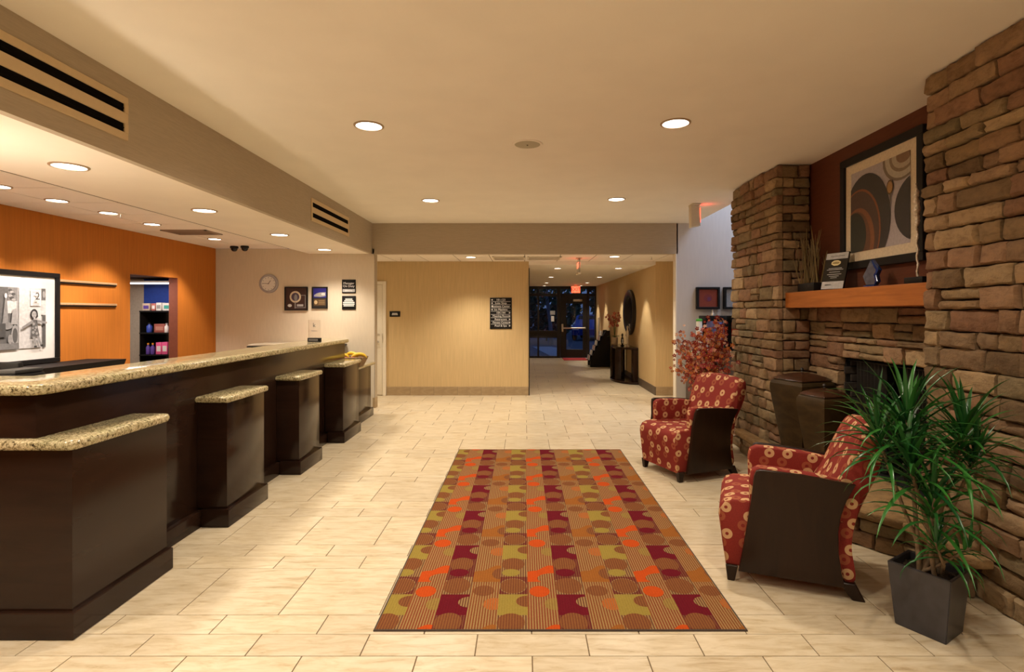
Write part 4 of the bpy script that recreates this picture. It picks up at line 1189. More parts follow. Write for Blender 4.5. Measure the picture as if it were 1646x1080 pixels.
# ================================================================== ARMCHAIRS
def loft(mb, prof, xs, crown=None, widen=None):
    """closed (s,z) profile carried across x stations [(x, inset)]"""
    n = len(prof)
    cs_ = sum(p[0] for p in prof) / n; cz_ = sum(p[1] for p in prof) / n
    rings = []
    for (x, ins) in xs:
        ring = []
        for (s, z) in prof:
            d = Vector((cs_ - s, cz_ - z)); L = max(d.length, 1e-5)
            k = min(ins, L * .5) / L
            s2, z2 = s + d.x * k, z + d.y * k
            if crown: z2 = crown(x, s2, z2)
            xx = x * (widen(z2) if widen else 1)
            ring.append(mb.bm.verts.new((xx, s2, z2)))
        rings.append(ring)
    fs = []
    for a, b in zip(rings, rings[1:]):
        for i in range(n):
            j = (i + 1) % n
            fs.append(mb.bm.faces.new((a[i], a[j], b[j], b[i])))
    fs.append(mb.bm.faces.new(rings[0])); fs.append(mb.bm.faces.new(rings[-1][::-1]))
    bmesh.ops.recalc_face_normals(mb.bm, faces=fs)
def smoothp(pts, n=5):
    """closed Catmull-Rom through pts"""
    out = []; L = len(pts)
    for i in range(L):
        p0, p1, p2, p3 = (Vector(pts[(i + k - 1) % L]) for k in range(4))
        for k in range(n):
            t_ = k / n
            q = .5 * ((2 * p1) + (-p0 + p2) * t_ + (2 * p0 - 5 * p1 + 4 * p2 - p3) * t_ ** 2 + (-p0 + 3 * p1 - 3 * p2 + p3) * t_ ** 3)
            out.append((q.x, q.y))
    return out
def armchair(loc, rz, label):
    t = empty('armchair', loc, rz, label, 'armchair', 'red ring-patterned armchairs by the fireplace')
    def st(w, e=.02):
        return [(-w, e), (-w + e * .3, e * .35), (-w + e, 0)] + [(x * (w - e), 0) for x in (-.5, 0, .5)] + [(w - e, 0), (w - e * .3, e * .35), (w, e)]
    mb = MB(); loft(mb, [(.02, .08), (0, .22), (-.018, .36), (-.014, .40), (.010, .438), (.055, .455), (.14, .46), (.35, .45), (.58, .44), (.60, .40), (.60, .08)], st(.272))
    mb.build('seat', M['fabric'], t, smooth=50, uv=True)
    prof = smoothp([(.49, .44), (.575, .62), (.655, .80), (.70, .872), (.75, .885), (.785, .855), (.765, .72), (.715, .56), (.66, .40), (.635, .25), (.655, .09), (.60, .085), (.57, .25)], 4)
    mb = MB(); loft(mb, prof, st(.268, .03), crown=lambda x, s, z: z + (.03 * (1 - (x / .27) ** 2) - .01) * max(0, (z - .55) / .33), widen=lambda z: 1 + .10 * max(0, min(1, (z - .50) / .2)))
    mb.build('backrest', M['fabric'], t, smooth=50, uv=True)
    for s in (-1, 1):
        pa = [(.145, .40), (.140, .58), (.150, .630), (.185, .652), (.26, .653), (.45, .641), (.62, .614), (.64, .52), (.60, .40)]
        mb = MB(); loft(mb, pa, [(s * x, i) for x, i in ((.222, .022), (.226, .010), (.236, .002), (.256, 0), (.274, .003), (.282, .012), (.287, .024))])
        mb.build('arm', M['fabric'], t, smooth=50, uv=True)
        pan = [(.088, .075), (.11, .2), (.135, .36), (.155, .50), (.166, .612), (.176, .642), (.20, .652), (.40, .644), (.645, .618), (.608, .53), (.583, .45), (.570, .36), (.572, .25), (.585, .15), (.60, .075)]
        mb = MB(); mb.prism(pan, 'x', *sorted((s * .288, s * .318)), bevel=.005, seg=2)
        for v in mb.bm.verts:
            k = max(0, (v.co.z - .48) / .13); v.co.x += s * .018 * k * k
        mb.build('side_panel', M['chairwood'], t, smooth=40)
        for (a, b, c, d) in ((.02, .085, .03, .068), (.575, .655, .64, .70)):
            mb = MB()
            xo = sorted((s * .235, s * .285)); xi = sorted((s * .245, s * .28))
            top = [(xo[0], a, .088), (xo[1], a, .088), (xo[1], b, .088), (xo[0], b, .088)]; bot = [(xi[0], c, 0), (xi[1], c, 0), (xi[1], d, 0), (xi[0], d, 0)]
            V = [mb.bm.verts.new(p) for p in bot + top]
            for f in ((3, 2, 1, 0), (4, 5, 6, 7), (0, 1, 5, 4), (1, 2, 6, 5), (2, 3, 7, 6), (3, 0, 4, 7)): mb.bm.faces.new([V[i] for i in f])
            bmesh.ops.bevel(mb.bm, geom=list(mb.bm.edges), offset=.004, segments=1, affect='EDGES')
            mb.build('leg', M['chairwood'], t)
    return t
armchair((1.216, 3.34, 0), R(-111.5), 'red ring-patterned armchair nearest the camera, beside the green plant')
armchair((1.234, 5.058, 0), R(-67.7), 'red ring-patterned armchair farther back, beside the red orchids')

# ================================================================== URNS ON THE HEARTH
M['urn'] = wood('urn_bronze', (.030, .019, .008), (.065, .040, .016), .42, (4, 4, 9), spec=.2)
M['urnlid'] = wood('urn_lid', (.03, .012, .006), (.06, .022, .010), .25, (8, 8, 8))
def urn(loc, rz, s, hgt, label):
    t = empty('urn', loc, rz, label, 'urn', 'square dark urns on the hearth')
    def sq(w, z, r=.05):
        return [(x, y, z) for x, y in rounded([(-w, -w), (w, -w), (w, w), (-w, w)], (0, 1, 2, 3), w * r, 2)]
    def stack(levels, name, m):
        mb = MB(); rings = [[mb.bm.verts.new(p) for p in sq(w, z)] for w, z in levels]
        for a, b in zip(rings, rings[1:]):
            for i in range(len(a)): mb.bm.faces.new((a[i], a[(i + 1) % len(a)], b[(i + 1) % len(a)], b[i]))
        mb.bm.faces.new(rings[0][::-1]); mb.bm.faces.new(rings[-1])
        return mb.build(name, m, t, smooth=22)
    stack([(s * .60, 0), (s * .66, hgt * .15), (s * .80, hgt * .45), (s * .93, hgt * .70), (s * 1.0, hgt * .86), (s * .99, hgt * .93), (s * .93, hgt * .965), (s * .84, hgt * .985)], 'jar', M['urn'])
    lid = stack([(s * .90, hgt * .986), (s * .88, hgt * 1.0), (s * .72, hgt * 1.03), (s * .42, hgt * 1.062), (s * .14, hgt * 1.078)], 'lid', M['urnlid'])
    mb = MB(); mb.lathe([(.012, hgt * 1.088), (.009, hgt * 1.10), (.016, hgt * 1.115), (.012, hgt * 1.135), (0, hgt * 1.145)], 14); mb.build('knob', M['bronze'], lid, smooth=50)
urn((2.46, 4.84, .246), R(18), .188, .67, 'taller square dark bronze urn on the hearth against the far pillar')
urn((2.40, 4.37, .246), R(16), .145, .60, 'shorter square dark bronze urn on the hearth in front of the firebox')

# ================================================================== MANTEL TOP
t, P = framed('framed_art', (2.718, 4.16, 1.85), R(-90), 0.965, 0.92, .062, .04, M['black'], 'large black framed abstract print with dark arches above the mantel', 'picture', .075, colr(.66, .56, .40))
P.rect(0, 1, 0, 1, colr(.40, .36, .38))
P.add(ell(.86, .02, .29, .27), colr(.18, .14, .10)); P.add(ell(.87, .02, .26, .24), colr(.42, .38, .30)); P.add(ell(.88, .02, .20, .175), colr(.22, .17, .11)); P.add(ell(.89, .02, .17, .14), colr(.40, .34, .25)); P.add(ell(.9, .02, .11, .085), colr(.2, .12, .07))
P.add(ell(.28, .64, .425, .575, 40), colr(.035, .03, .03)); P.add(ell(.16, .76, .385, .53, 36), colr(.22, .07, .025)); P.add(ell(.15, .77, .37, .515, 36), colr(.075, .04, .03)); P.add(ell(.14, .86, .30, .40, 36), colr(.20, .075, .03)); P.add(ell(.10, .87, .27, .37, 36), colr(.12, .05, .025)); P.add(ell(.08, .80, .215, .29, 30), colr(.022, .024, .018))
P.add(ell(1.13, .62, .36, .37, 36), colr(.035, .03, .03)); P.add(ell(.70, .33, .055, .085), colr(.12, .07, .03)); P.add(ell(.70, .33, .04, .065), colr(.38, .22, .08)); P.add([(.70, .40), (.72, .40), (.71, .55), (.70, .55)], colr(.1, .08, .06))
P.done()

t = empty('twig_planter', (2.57, 4.90, 1.686), R(-90), 'black planter of thin dry twigs at the far end of the mantel', 'planter')
box('trough', (-.14, .14, -.05, .05, 0, .075), M['black'], t, bevel=.004)
rnd = random.Random(3)
for i in range(44):
    x, y = rnd.uniform(-.12, .12), rnd.uniform(-.03, .03); h_ = rnd.uniform(.28, .58); lx, ly = rnd.uniform(-.10, .10), rnd.uniform(-.05, .05)
    mb = MB(); mb.tube([(x, y, .05), (x + lx * .3, y + ly * .3, h_ * .4), (x + lx * .7, y + ly * .6, h_ * .75), (x + lx, y + ly, h_)], [.005, .0045, .0036, .002], 5)
    for k in range(2):
        z = h_ * rnd.uniform(.45, .85); a = rnd.uniform(-1, 1) * .05
        mb.tube([(x + lx * .6, y + ly * .5, z), (x + lx * .6 + a, y + ly * .5 - .01, z + .06)], [.002, .001], 4)
    mb.build('twig', colr(.13, .085, .03) if i % 3 else colr(.20, .14, .05), t, smooth=60)

t = empty('award_stand', (2.545, 4.52, 1.686), R(-68), 'leaning black and silver award plaque standing on the mantel', 'award')
b_ = MB(); b_.box(-.105, .105, -.008, .008, 0, .32, bevel=.003); b_.xform(Matrix.Rotation(R(-14), 4, 'X'))
pl = b_.build('plaque', M['blackgloss'], t, smooth=40)
TI = Matrix.Rotation(R(-14), 4, 'X')
def onplq(name, x0, x1, z0, z1, m):
    mb = MB(); mb.box(x0, x1, -.0092, -.0082, z0, z1); mb.xform(TI); mb.build(name, m, pl)
onplq('top_band', -.10, .10, .262, .315, grey(.42)); onplq('bottom_band', -.10, .10, .006, .07, grey(.46))
for i, (wd, z) in enumerate(((.06, .18), (.075, .168), (.05, .148), (.065, .128), (.045, .112), (.03, .098))): onplq('text_line', -wd, wd, z, z + .005, grey(.4))
onplq('top_script', -.06, .07, .285, .290, grey(.06)); onplq('bottom_print', -.07, -.01, .036, .046, grey(.12))
mb = MB(); mb.prism(ell(0, .228, .045, .024, 8, 22.5, 382.5), 'y', -.0094, -.0082); mb.xform(TI); mb.build('badge', colr(.72, .62, .32), pl)
mb = MB(); mb.prism(ell(0, .228, .033, .011, 12), 'y', -.0098, -.009); mb.xform(TI); mb.build('badge_centre', colr(.30, .22, .08), pl)
mb = MB(); mb.box(-.03, .03, 0, .09, 0, .006); mb.build('easel_foot', M['black'], t)

t = empty('glass_award', (2.58, 4.06, 1.686), R(-75), 'small faceted blue glass award on the mantel below the print', 'award')
mb = MB(); mb.prism([(-.04, .012), (.04, .012), (.055, .05), (.045, .085), (.065, .125), (.02, .175), (-.005, .20), (-.03, .15), (-.07, .085)], 'y', -.016, .016, bevel=.008, seg=1); mb.build('blade', plain('clear_crystal', (.10, .11, .14), .08, var=.2), t)
mb = MB(); mb.prism([(.035, .012), (.062, .04), (.052, .085), (.072, .125), (.03, .18), (.012, .205), (.03, .15), (.05, .12), (.03, .09), (.042, .05)], 'y', -.019, .019, bevel=.003, seg=1); mb.build('blue_edge', M['blueglass'], t)
box('base', (-.045, .045, -.03, .03, 0, .013), M['blueglass'], t, bevel=.003)

t = empty('thin_sculpture', (2.59, 3.60, 1.686), 0, 'slender silvery twisted sculpture on a black base at the near mantel end', 'sculpture')
box('base', (-.05, .05, -.11, .06, 0, .045), M['black'], t, bevel=.004)
rnd = random.Random(8); pts = []; rad = []
for i in range(46):
    z = .045 + i * .0138; a = i * .9
    w_ = .007 if z < .38 else .020 - .012 * abs((z - .50) / .17)
    if z > .62: w_ = .006
    pts.append((.003 * math.cos(a), .004 * math.sin(a) + .02 * (z - .045), z)); rad.append(max(.004, w_ * rnd.uniform(.75, 1.25)))
mb = MB(); mb.tube(pts, rad, 9); mb.build('figure', plain('pitted_silver', (.68, .60, .48), .45, metal=.4, var=.3, scale=90, bmp=.8), t, smooth=60)
# ================================================================== DRACAENA
def leaf_mesh(L, W, droop, m, fold=0.35, n=7):
    """strap leaf from the origin, starting along +x, bending down (-z)"""
    mb = MB(); prev = None; a = 0.0; p = Vector((0, 0, 0))
    for i in range(n + 1):
        t_ = i / n
        w_ = W * (0.35 + 0.65 * min(1, t_ * 5)) * (1 - t_ ** 3.0) if i < n else 0.0006
        d = Vector((math.cos(a), 0, -math.sin(a))); up = Vector((math.sin(a), 0, math.cos(a)))
        c = mb.bm.verts.new(p - up * w_ * fold * .5); l = mb.bm.verts.new(p + Vector((0, w_ / 2, 0)) + up * w_ * fold * .3); r = mb.bm.verts.new(p + Vector((0, -w_ / 2, 0)) + up * w_ * fold * .3)
        if prev:
            mb.bm.faces.new((prev[0], c, l, prev[1])); mb.bm.faces.new((prev[2], r, c, prev[0]))
        prev = (c, l, r)
        p = p + d * (L / n); a += droop / n * (0.5 + t_ * 1.2)
    return mb.mesh('leaf', m, 80)
def leaf_mat(name, c1, c2, rough=.32):
    m, nt, p = nodemat(name)
    oi = N(nt, 'ShaderNodeObjectInfo')
    nt.links.new(ramp(nt, oi.outputs['Random'], [(0, c1), (1, c2)]), p.inputs['Base Color'])
    p.inputs['Roughness'].default_value = rough
    return m
LM = leaf_mat('dracaena_leaf', (.010, .075, .018), (.038, .19, .028))
t = empty('potted_dracaena', (1.925, 2.605, 0), R(33), 'green strap-leaved plant in a dark tapered square pot at the right', 'plant')
def taper(name, a0, b0, z0, a1, b1, z1, m, parent, cap=True, bev=.006):
    mb = MB()
    V = [mb.bm.verts.new(p) for p in [(-a0, -b0, z0), (a0, -b0, z0), (a0, b0, z0), (-a0, b0, z0), (-a1, -b1, z1), (a1, -b1, z1), (a1, b1, z1), (-a1, b1, z1)]]
    for f in ((3, 2, 1, 0), (0, 1, 5, 4), (1, 2, 6, 5), (2, 3, 7, 6), (3, 0, 4, 7)) + (((4, 5, 6, 7),) if cap else ()): mb.bm.faces.new([V[i] for i in f])
    if bev: bmesh.ops.bevel(mb.bm, geom=[e for e in mb.bm.edges], offset=bev, segments=2, affect='EDGES')
    return mb.build(name, m, parent, smooth=40)
potm = plain('slate_pot', (.040, .038, .044), .40, var=.25, scale=14)
mb = MB()
o4 = [(-1, -1), (1, -1), (1, 1), (-1, 1)]
def lv(a, b, z): return [mb.bm.verts.new((sx * a, sy * b, z)) for sx, sy in o4]
r0, r1, r2, r3 = lv(.094, .104, 0), lv(.112, .130, .30), lv(.098, .116, .30), lv(.095, .112, .25)
mb.bm.faces.new(r0[::-1])
for a, b in ((r0, r1), (r1, r2), (r2, r3)):
    for i in range(4): mb.bm.faces.new((a[i], a[(i + 1) % 4], b[(i + 1) % 4], b[i]))
bmesh.ops.bevel(mb.bm, geom=[e for e in mb.bm.edges if e.calc_length() > .2 or True], offset=.003, segments=2, affect='EDGES')
mb.build('pot', potm, t, smooth=40)
mb = MB(); bmesh.ops.create_grid(mb.bm, x_segments=14, y_segments=14, size=1)
for v in mb.bm.verts: v.co = Vector((v.co.x * .096, v.co.y * .113, .262 + random.uniform(-.004, .012)))
mb.build('soil', plain('potting_soil', (.03, .018, .010), .95, var=.4, scale=120), t)
Rinv = Matrix.Rotation(R(-33), 3, 'Z')
rnd = random.Random(21)
tips = [((1.832, 2.62, 1.00), 46, .42, 1), ((2.06, 2.55, .96), 48, .40, 1), ((1.78, 2.54, .82), 42, .40, 1), ((1.70, 2.64, .92), 34, .38, .9), ((1.86, 2.48, .66), 34, .36, .9), ((2.12, 2.56, .84), 36, .34, .9), ((1.84, 2.45, .47), 24, .22, .7), ((1.99, 2.44, .45), 16, .16, .7)]
leafs = [leaf_mesh(1.0, .062, d, LM) for d in (.35, .8, 1.3, 1.8, 2.4)]
canem = plain('dracaena_cane', (.22, .15, .085), .8, var=.25, scale=40, bmp=.4)
for k, (tip, n, LL, sc) in enumerate(tips):
    tip_l = Rinv @ (Vector(tip) - Vector((1.925, 2.605, 0)))
    base = Vector((rnd.uniform(-.05, .05), rnd.uniform(-.06, .06), .26))
    mid = base.lerp(tip_l, .5) + Vector((rnd.uniform(-.03, .03), rnd.uniform(-.03, .03), -.02))
    mb = MB(); mb.tube([base, base.lerp(mid, .5) * 1.0, mid, mid.lerp(tip_l, .55), tip_l], [.012 * sc, .011 * sc, .010 * sc, .009 * sc, .006 * sc], 8)
    mb.build('cane', canem, t, smooth=60)
    for i in range(n):
        f = i / (n - 1)
        el = R(80 - 72 * f + rnd.uniform(-10, 10)); az = i * 2.39996 + rnd.uniform(-.2, .2)
        dirn = (tip_l - mid).normalized()
        pos = tip_l - dirn * (.16 * sc * f) 
        o = bpy.data.objects.new('leaf', leafs[min(3, max(0, int(f * 2.6 + rnd.uniform(0, 1.7))))]); link(o, t)
        o.location = pos
        o.rotation_euler = (0, -el, 0)
        o.rotation_euler = (Matrix.Rotation(az, 3, 'Z') @ Matrix.Rotation(-el, 3, 'Y')).to_euler()
        s = LL * rnd.uniform(.8, 1.12) * (.8 + .25 * f)
        if math.cos(az + R(33)) > .3 and tip[0] > 2: s *= .78
        o.scale = (s, .36 * sc, s)

# ================================================================== RED ORCHIDS BEHIND THE FAR ARMCHAIR
t = empty('red_orchid_plant', (2.05, 6.05, 0), 0, 'tall planter of red and orange orchid sprays behind the far armchair', 'plant')
taper('planter', .10, .10, 0, .13, .13, .46, potm, t)
rnd = random.Random(4)
olm = leaf_mat('orchid_leaf', (.02, .10, .02), (.10, .26, .03))
oleaf = [leaf_mesh(1.0, .12, d, olm) for d in (.9, 1.6)]
for i in range(14):
    o = bpy.data.objects.new('leaf', oleaf[i % 2]); link(o, t); o.location = (rnd.uniform(-.04, .04), rnd.uniform(-.04, .04), .45)
    o.rotation_euler = (Matrix.Rotation(i * 2.4, 3, 'Z') @ Matrix.Rotation(-R(rnd.uniform(25, 70)), 3, 'Y')).to_euler(); s = rnd.uniform(.20, .36); o.scale = (s, s * .7, s)
petm = [colr(.48, .06, .03), colr(.62, .17, .04), colr(.68, .30, .20), colr(.30, .02, .02), colr(.62, .36, .28), colr(.38, .035, .04)]
stemm = colr(.07, .10, .02)
def blossom(mb, c, r, nrm):
    nrm = nrm.normalized(); a = nrm.orthogonal().normalized(); b = nrm.cross(a)
    ph = rnd.uniform(0, 6)
    for k in range(5):
        ang = ph + k * 2 * PI / 5
        d = a * math.cos(ang) + b * math.sin(ang); s_ = a * -math.sin(ang) + b * math.cos(ang)
        mb.poly([c, c + d * r * .55 + s_ * r * .34 + nrm * r * .12, c + d * r + nrm * r * rnd.uniform(-.1, .25), c + d * r * .55 - s_ * r * .34 + nrm * r * .12])
    mb.mi_save = mb.mi; mb.mi = 6; mb.sphere(c + nrm * r * .12, r * .2, 1); mb.mi = mb.mi_save
for k in range(26):
    az = rnd.uniform(0, 2 * PI); rad_ = rnd.uniform(.06, .46); top = rnd.uniform(1.0, 1.52) - rad_ * .45
    if k in (3, 7, 11, 15): az = PI + rnd.uniform(-.25, .25); rad_ = rnd.uniform(.36, .46); top = .85 + .35 * rnd.random()
    e = Vector((math.cos(az) * rad_ * .9, math.sin(az) * rad_ * .5 - .02, top))
    if e.x > .15: e.x = .15
    m_ = Vector((e.x * .25, e.y * .25, .45 + (top - .45) * .62))
    pts = []
    for i in range(9):
        u = i / 8; pts.append((1 - u) ** 2 * Vector((0, 0, .44)) + 2 * u * (1 - u) * m_ + u * u * e)
    mb = MB(); mb.mi = 7; mb.tube(pts, [.005 - .0004 * i for i in range(9)], 5)
    for i in range(rnd.randint(36, 48)):
        u = rnd.uniform(.42, 1.0); q_ = pts[min(7, int(u * 8))].lerp(pts[min(8, int(u * 8) + 1)], u * 8 % 1)
        c = q_ + Vector((rnd.gauss(0, .05), rnd.gauss(0, .03), rnd.gauss(-.005, .05)))
        mb.mi = rnd.choice((0, 0, 1, 1, 2, 3, 3, 4, 5, 5))
        blossom(mb, c, rnd.uniform(.016, .031), Vector((rnd.gauss(-.2, .5), -1 + rnd.gauss(0, .4), rnd.gauss(0, .5))))
    mb.build('flower_spray', petm + [colr(.70, .50, .12), stemm], t)

# ================================================================== BREAKFAST COUNTER
t = empty('breakfast_counter', (3.8, 8.29, 0), 0, 'dark breakfast counter with pale stone top behind the orchids', 'counter')
box('cabinet', (-1.26, 1.2, -.27, .29, 0, .88), plain('taupe_laminate', (.10, .065, .045), .45), t, bevel=.003)
box('worktop', (-1.3, 1.22, -.32, .30, .881, .92), M['granite'], t, bevel=.008)
def dispenser(x, w, juice, label):
    t = empty('drink_dispenser', (x, 8.32, .92), 0, label, 'dispenser', 'drink dispensers on the breakfast counter')
    box('body', (-w / 2, w / 2, -.02, .16, .0, .46), M['black'], t, bevel=.006); box('drip_tray', (-w / 2, w / 2, -.18, -.02, 0, .04), M['black'], t, bevel=.004)
    box('hood', (-w / 2 - .01, w / 2 + .01, -.16, .17, .46, .53), M['black'], t, bevel=.01)
    mb = MB(); mb.lathe([(w * .36, 0), (w * .40, .02), (w * .40, .26), (w * .36, .30)], 20, (0, -.08, .15)); mb.build('tank', plain('tank', juice, .12), t, smooth=50)
    mb = MB(); mb.lathe([(.03, .53), (.028, .56), (.01, .58), (.012, .62), (0, .63)], 14, (0, 0, 0)); mb.build('finial', M['steel'], t, smooth=50)
    mb = MB(); mb.tube([(0, -.16, .15), (0, -.20, .14), (0, -.20, .10)], .012, 8); mb.build('tap', M['steel'], t, smooth=50)
dispenser(2.87, .30, (.12, .12, .28), 'drink dispenser with a violet tank on the breakfast counter')
dispenser(3.24, .28, (.45, .05, .03), 'drink dispenser with a red tank beside the stone pillar')
t = empty('cup_dispenser', (2.60, 8.12, .92), 0, 'tall white cup tube with green lid on the breakfast counter', 'container')
mb = MB(); mb.lathe([(.044, 0), (.046, .01), (.042, .44), (.040, .45)], 20); mb.build('tube', M['white'], t, smooth=50)
mb = MB(); mb.lathe([(.046, .45), (.046, .475), (.03, .485), (0, .487)], 20); mb.build('lid', colr(.08, .42, .05), t, smooth=50)
t = empty('napkin_holder', (2.72, 8.05, .92), 0, 'short white napkin holder beside the cup tube', 'container')
box('case', (-.06, .06, -.06, .06, 0, .20), M['white'], t, bevel=.01); box('slot', (-.04, .04, -.0615, -.06, .05, .15), grey(.3), t)
for (x, c, lb) in ((2.878, colr(.26, .045, .02), 'small square dark framed red print on the grey wall'), (3.305, grey(.32), 'small square dark framed grey print partly hidden by the stone pillar')):
    t, P = framed('small_framed_print', (x, 8.598, 1.55), 0, .362, .345, .035, .07, M['black'], lb, 'picture', 0, c)
    P.rect(0, 1, 0, 1, c); P.add(ell(.5, .5, .22, .22), colr(.20, .03, .03)); P.add(ell(.56, .55, .1, .12), colr(.15, .03, .10)); P.done()

# ================================================================== CORRIDOR FURNITURE
t = empty('brochure_rack', (2.09, 15.3, 0), 0, 'black sloped brochure rack in the exit corridor', 'rack')
mb = MB(); mb.prism([(-.27, 0), (.27, 0), (.27, 1.0), (.17, 1.0), (-.27, .18)], 'y', -.30, -.27); mb.build('side_panel', M['black'], t)
mb = MB(); mb.prism([(-.27, 0), (.27, 0), (.27, 1.0), (.17, 1.0), (-.27, .18)], 'y', .27, .30); mb.build('side_panel', M['black'], t)
mb = MB(); mb.prism([(-.22, 0), (.26, 0), (.26, .96), (.20, .96), (-.22, .14)], 'y', -.27, .27); mb.build('back_panel', M['black'], t)
for i in range(6):
    f = (i + .5) / 6; x, z = -.25 + .42 * f, .20 + .80 * f - .07
    box('tier', (x - .095, x + .03, -.265, .265, z - .03, z - .014), M['black'], t)
for i in range(6):
    f = (i + .5) / 6; x, z = -.25 + .42 * f, .20 + .80 * f - .07
    for j in range(3):
        c = (grey(.6), colr(.45, .18, .12), grey(.5), colr(.6, .5, .35))[(i * 2 + j) % 4]
        o = box('brochure', (-.004, .004, -.07, .07, 0, .13), c); o.location = (2.09 + x - .075, 15.3 - .18 + .18 * j, z - .012); o.rotation_euler = (0, R(10), 0)
        tag(o, 'small brochure in the corridor rack, %s tier from the floor, %s of its row' % (('lowest', 'second', 'third', 'fourth', 'fifth', 'top')[i], ('nearest', 'middle', 'farthest')[j]), 'brochure', 'brochures in the corridor rack')

t = empty('console_table', (2.37, 12.1, 0), 0, 'dark half-round console table below the oval mirror', 'table')
def half(r0, ry, z0, z1, name):
    mb = MB(); mb.prism([(-r0 * math.sin(R(a)), -ry * math.cos(R(a))) for a in range(0, 181, 9)], 'z', z0, z1, bevel=.008, seg=1); return mb.build(name, M['espresso'], t, smooth=40)
half(.42, .75, .72, .765, 'top'); half(.45, .80, 0.0, .05, 'base')
for a in (8, 62, 118, 172):
    x, y = -.36 * math.sin(R(a)), -.68 * math.cos(R(a))
    b_ = box('leg', (-.045, .045, -.07, .07, .05, .72), M['espresso'], t, bevel=.004); b_.location = (x - .01, y, 0); b_.rotation_euler = (0, 0, R(a))
t = empty('oval_mirror', (2.383, 12.2, 1.50), R(-90), 'dark framed oval mirror on the tan corridor wall', 'mirror')
mb = MB(); n = 40; A = [(.56, .475), (.60, .51), (.50, .42)]
vs3 = []
for (ra, rb_, yy) in ((.60, .50, 0), (.60, .50, -.05), (.56, .46, -.075), (.47, .375, -.06), (.46, .365, -.02)):
    vs3.append([mb.bm.verts.new((ra * math.cos(2 * PI * i / n), yy, rb_ * math.sin(2 * PI * i / n))) for i in range(n)])
for a, b in zip(vs3, vs3[1:]):
    for i in range(n): mb.bm.faces.new((a[i], a[(i + 1) % n], b[(i + 1) % n], b[i]))
bmesh.ops.recalc_face_normals(mb.bm, faces=mb.bm.faces)
mb.build('frame', M['bronze'], t, smooth=50)
mb = MB(); mb.prism(ell(0, 0, .465, .37, 40), 'y', -.022, -.018); mb.build('glass', plain('mirror_silver', (.8, .8, .8), .03, metal=1.0, var=0), t)
t = empty('orchid_vase', (2.05, 12.35, .766), 0, 'pale vase of red orchids on the corridor console table', 'vase')
mb = MB(); mb.lathe([(.06, 0), (.07, .02), (.075, .14), (.068, .17)], 18); mb.build('vase', colr(.55, .42, .28), t, smooth=50)
rnd = random.Random(14)
for k in range(4):
    e = Vector((rnd.uniform(-.16, .12), rnd.uniform(-.15, .1), rnd.uniform(.50, .72)))
    pts = [Vector((0, 0, .15)), Vector((e.x * .2, e.y * .2, .4)), e]
    mb = MB(); mb.mi = 7; mb.tube(pts, .005, 5)
    for i in range(11):
        mb.mi = rnd.choice((0, 3, 5, 2)); c = pts[1].lerp(e, rnd.uniform(.2, 1)) + Vector((rnd.gauss(0, .04), rnd.gauss(0, .04), rnd.gauss(0, .04)))
        blossom(mb, c, rnd.uniform(.03, .045), Vector((rnd.gauss(-.4, .4), -1, rnd.gauss(0, .4))))
    mb.build('flower_spray', petm + [colr(.70, .50, .12), stemm], t)
for i in range(6):
    o = bpy.data.objects.new('leaf', oleaf[i % 2]); link(o, t); o.location = (0, 0, .16); o.rotation_euler = (Matrix.Rotation(i * 1.05, 3, 'Z') @ Matrix.Rotation(-R(35), 3, 'Y')).to_euler(); o.scale = (.2, .2, .2)
t = empty('dark_figurine', (2.15, 11.95, .766), 0, 'small dark figurine on the corridor console table', 'figurine')
mb = MB(); mb.lathe([(.04, 0), (.045, .015), (.02, .03), (.035, .10), (.03, .17), (.014, .20), (.024, .235), (.018, .265), (0, .275)], 16); mb.build('body', M['blackgloss'], t, smooth=60)
mb = MB(); mb.box(-.012, .012, -.038, -.03, .06, .15); mb.build('inlay', grey(.6), t)
t = empty('silver_figurine', (2.22, 11.72, .766), 0, 'slender silver figurine in front of the oval mirror', 'figurine')
mb = MB(); mb.lathe([(.045, 0), (.045, .02), (.014, .03), (.018, .2), (.034, .27), (.026, .34), (.01, .37), (.022, .41), (.016, .44), (0, .45)], 16); mb.build('body', plain('pitted_silver2', (.62, .56, .46), .4, metal=.5, var=.3, scale=60), t, smooth=60)
mb = MB(); mb.tube([(0, 0, .29), (.05, -.01, .36), (.03, -.01, .43)], .008, 6); mb.tube([(0, 0, .29), (-.05, -.01, .24), (-.02, -.02, .2)], .008, 6); mb.build('arms', M['steel'], t, smooth=60)
mb = MB(); mb.box(1.25, 2.0, 17.05, 17.9, .001, .014, bevel=.004); tag(mb.build('door_mat', colr(.40, .03, .03, .9)), 'red door mat in front of the glass exit door', 'mat')
t = empty('wall_handrail', (2.36, 17.3, 0), 0, 'pale upright panel on the corridor wall beside the exit door', 'panel')
box('plate', (.0, .02, -.10, .10, .75, 1.35), M['offwhite'], t, bevel=.004); box('edge_strip', (-.008, .0, -.02, .02, .76, 1.34), M['steel'], t)

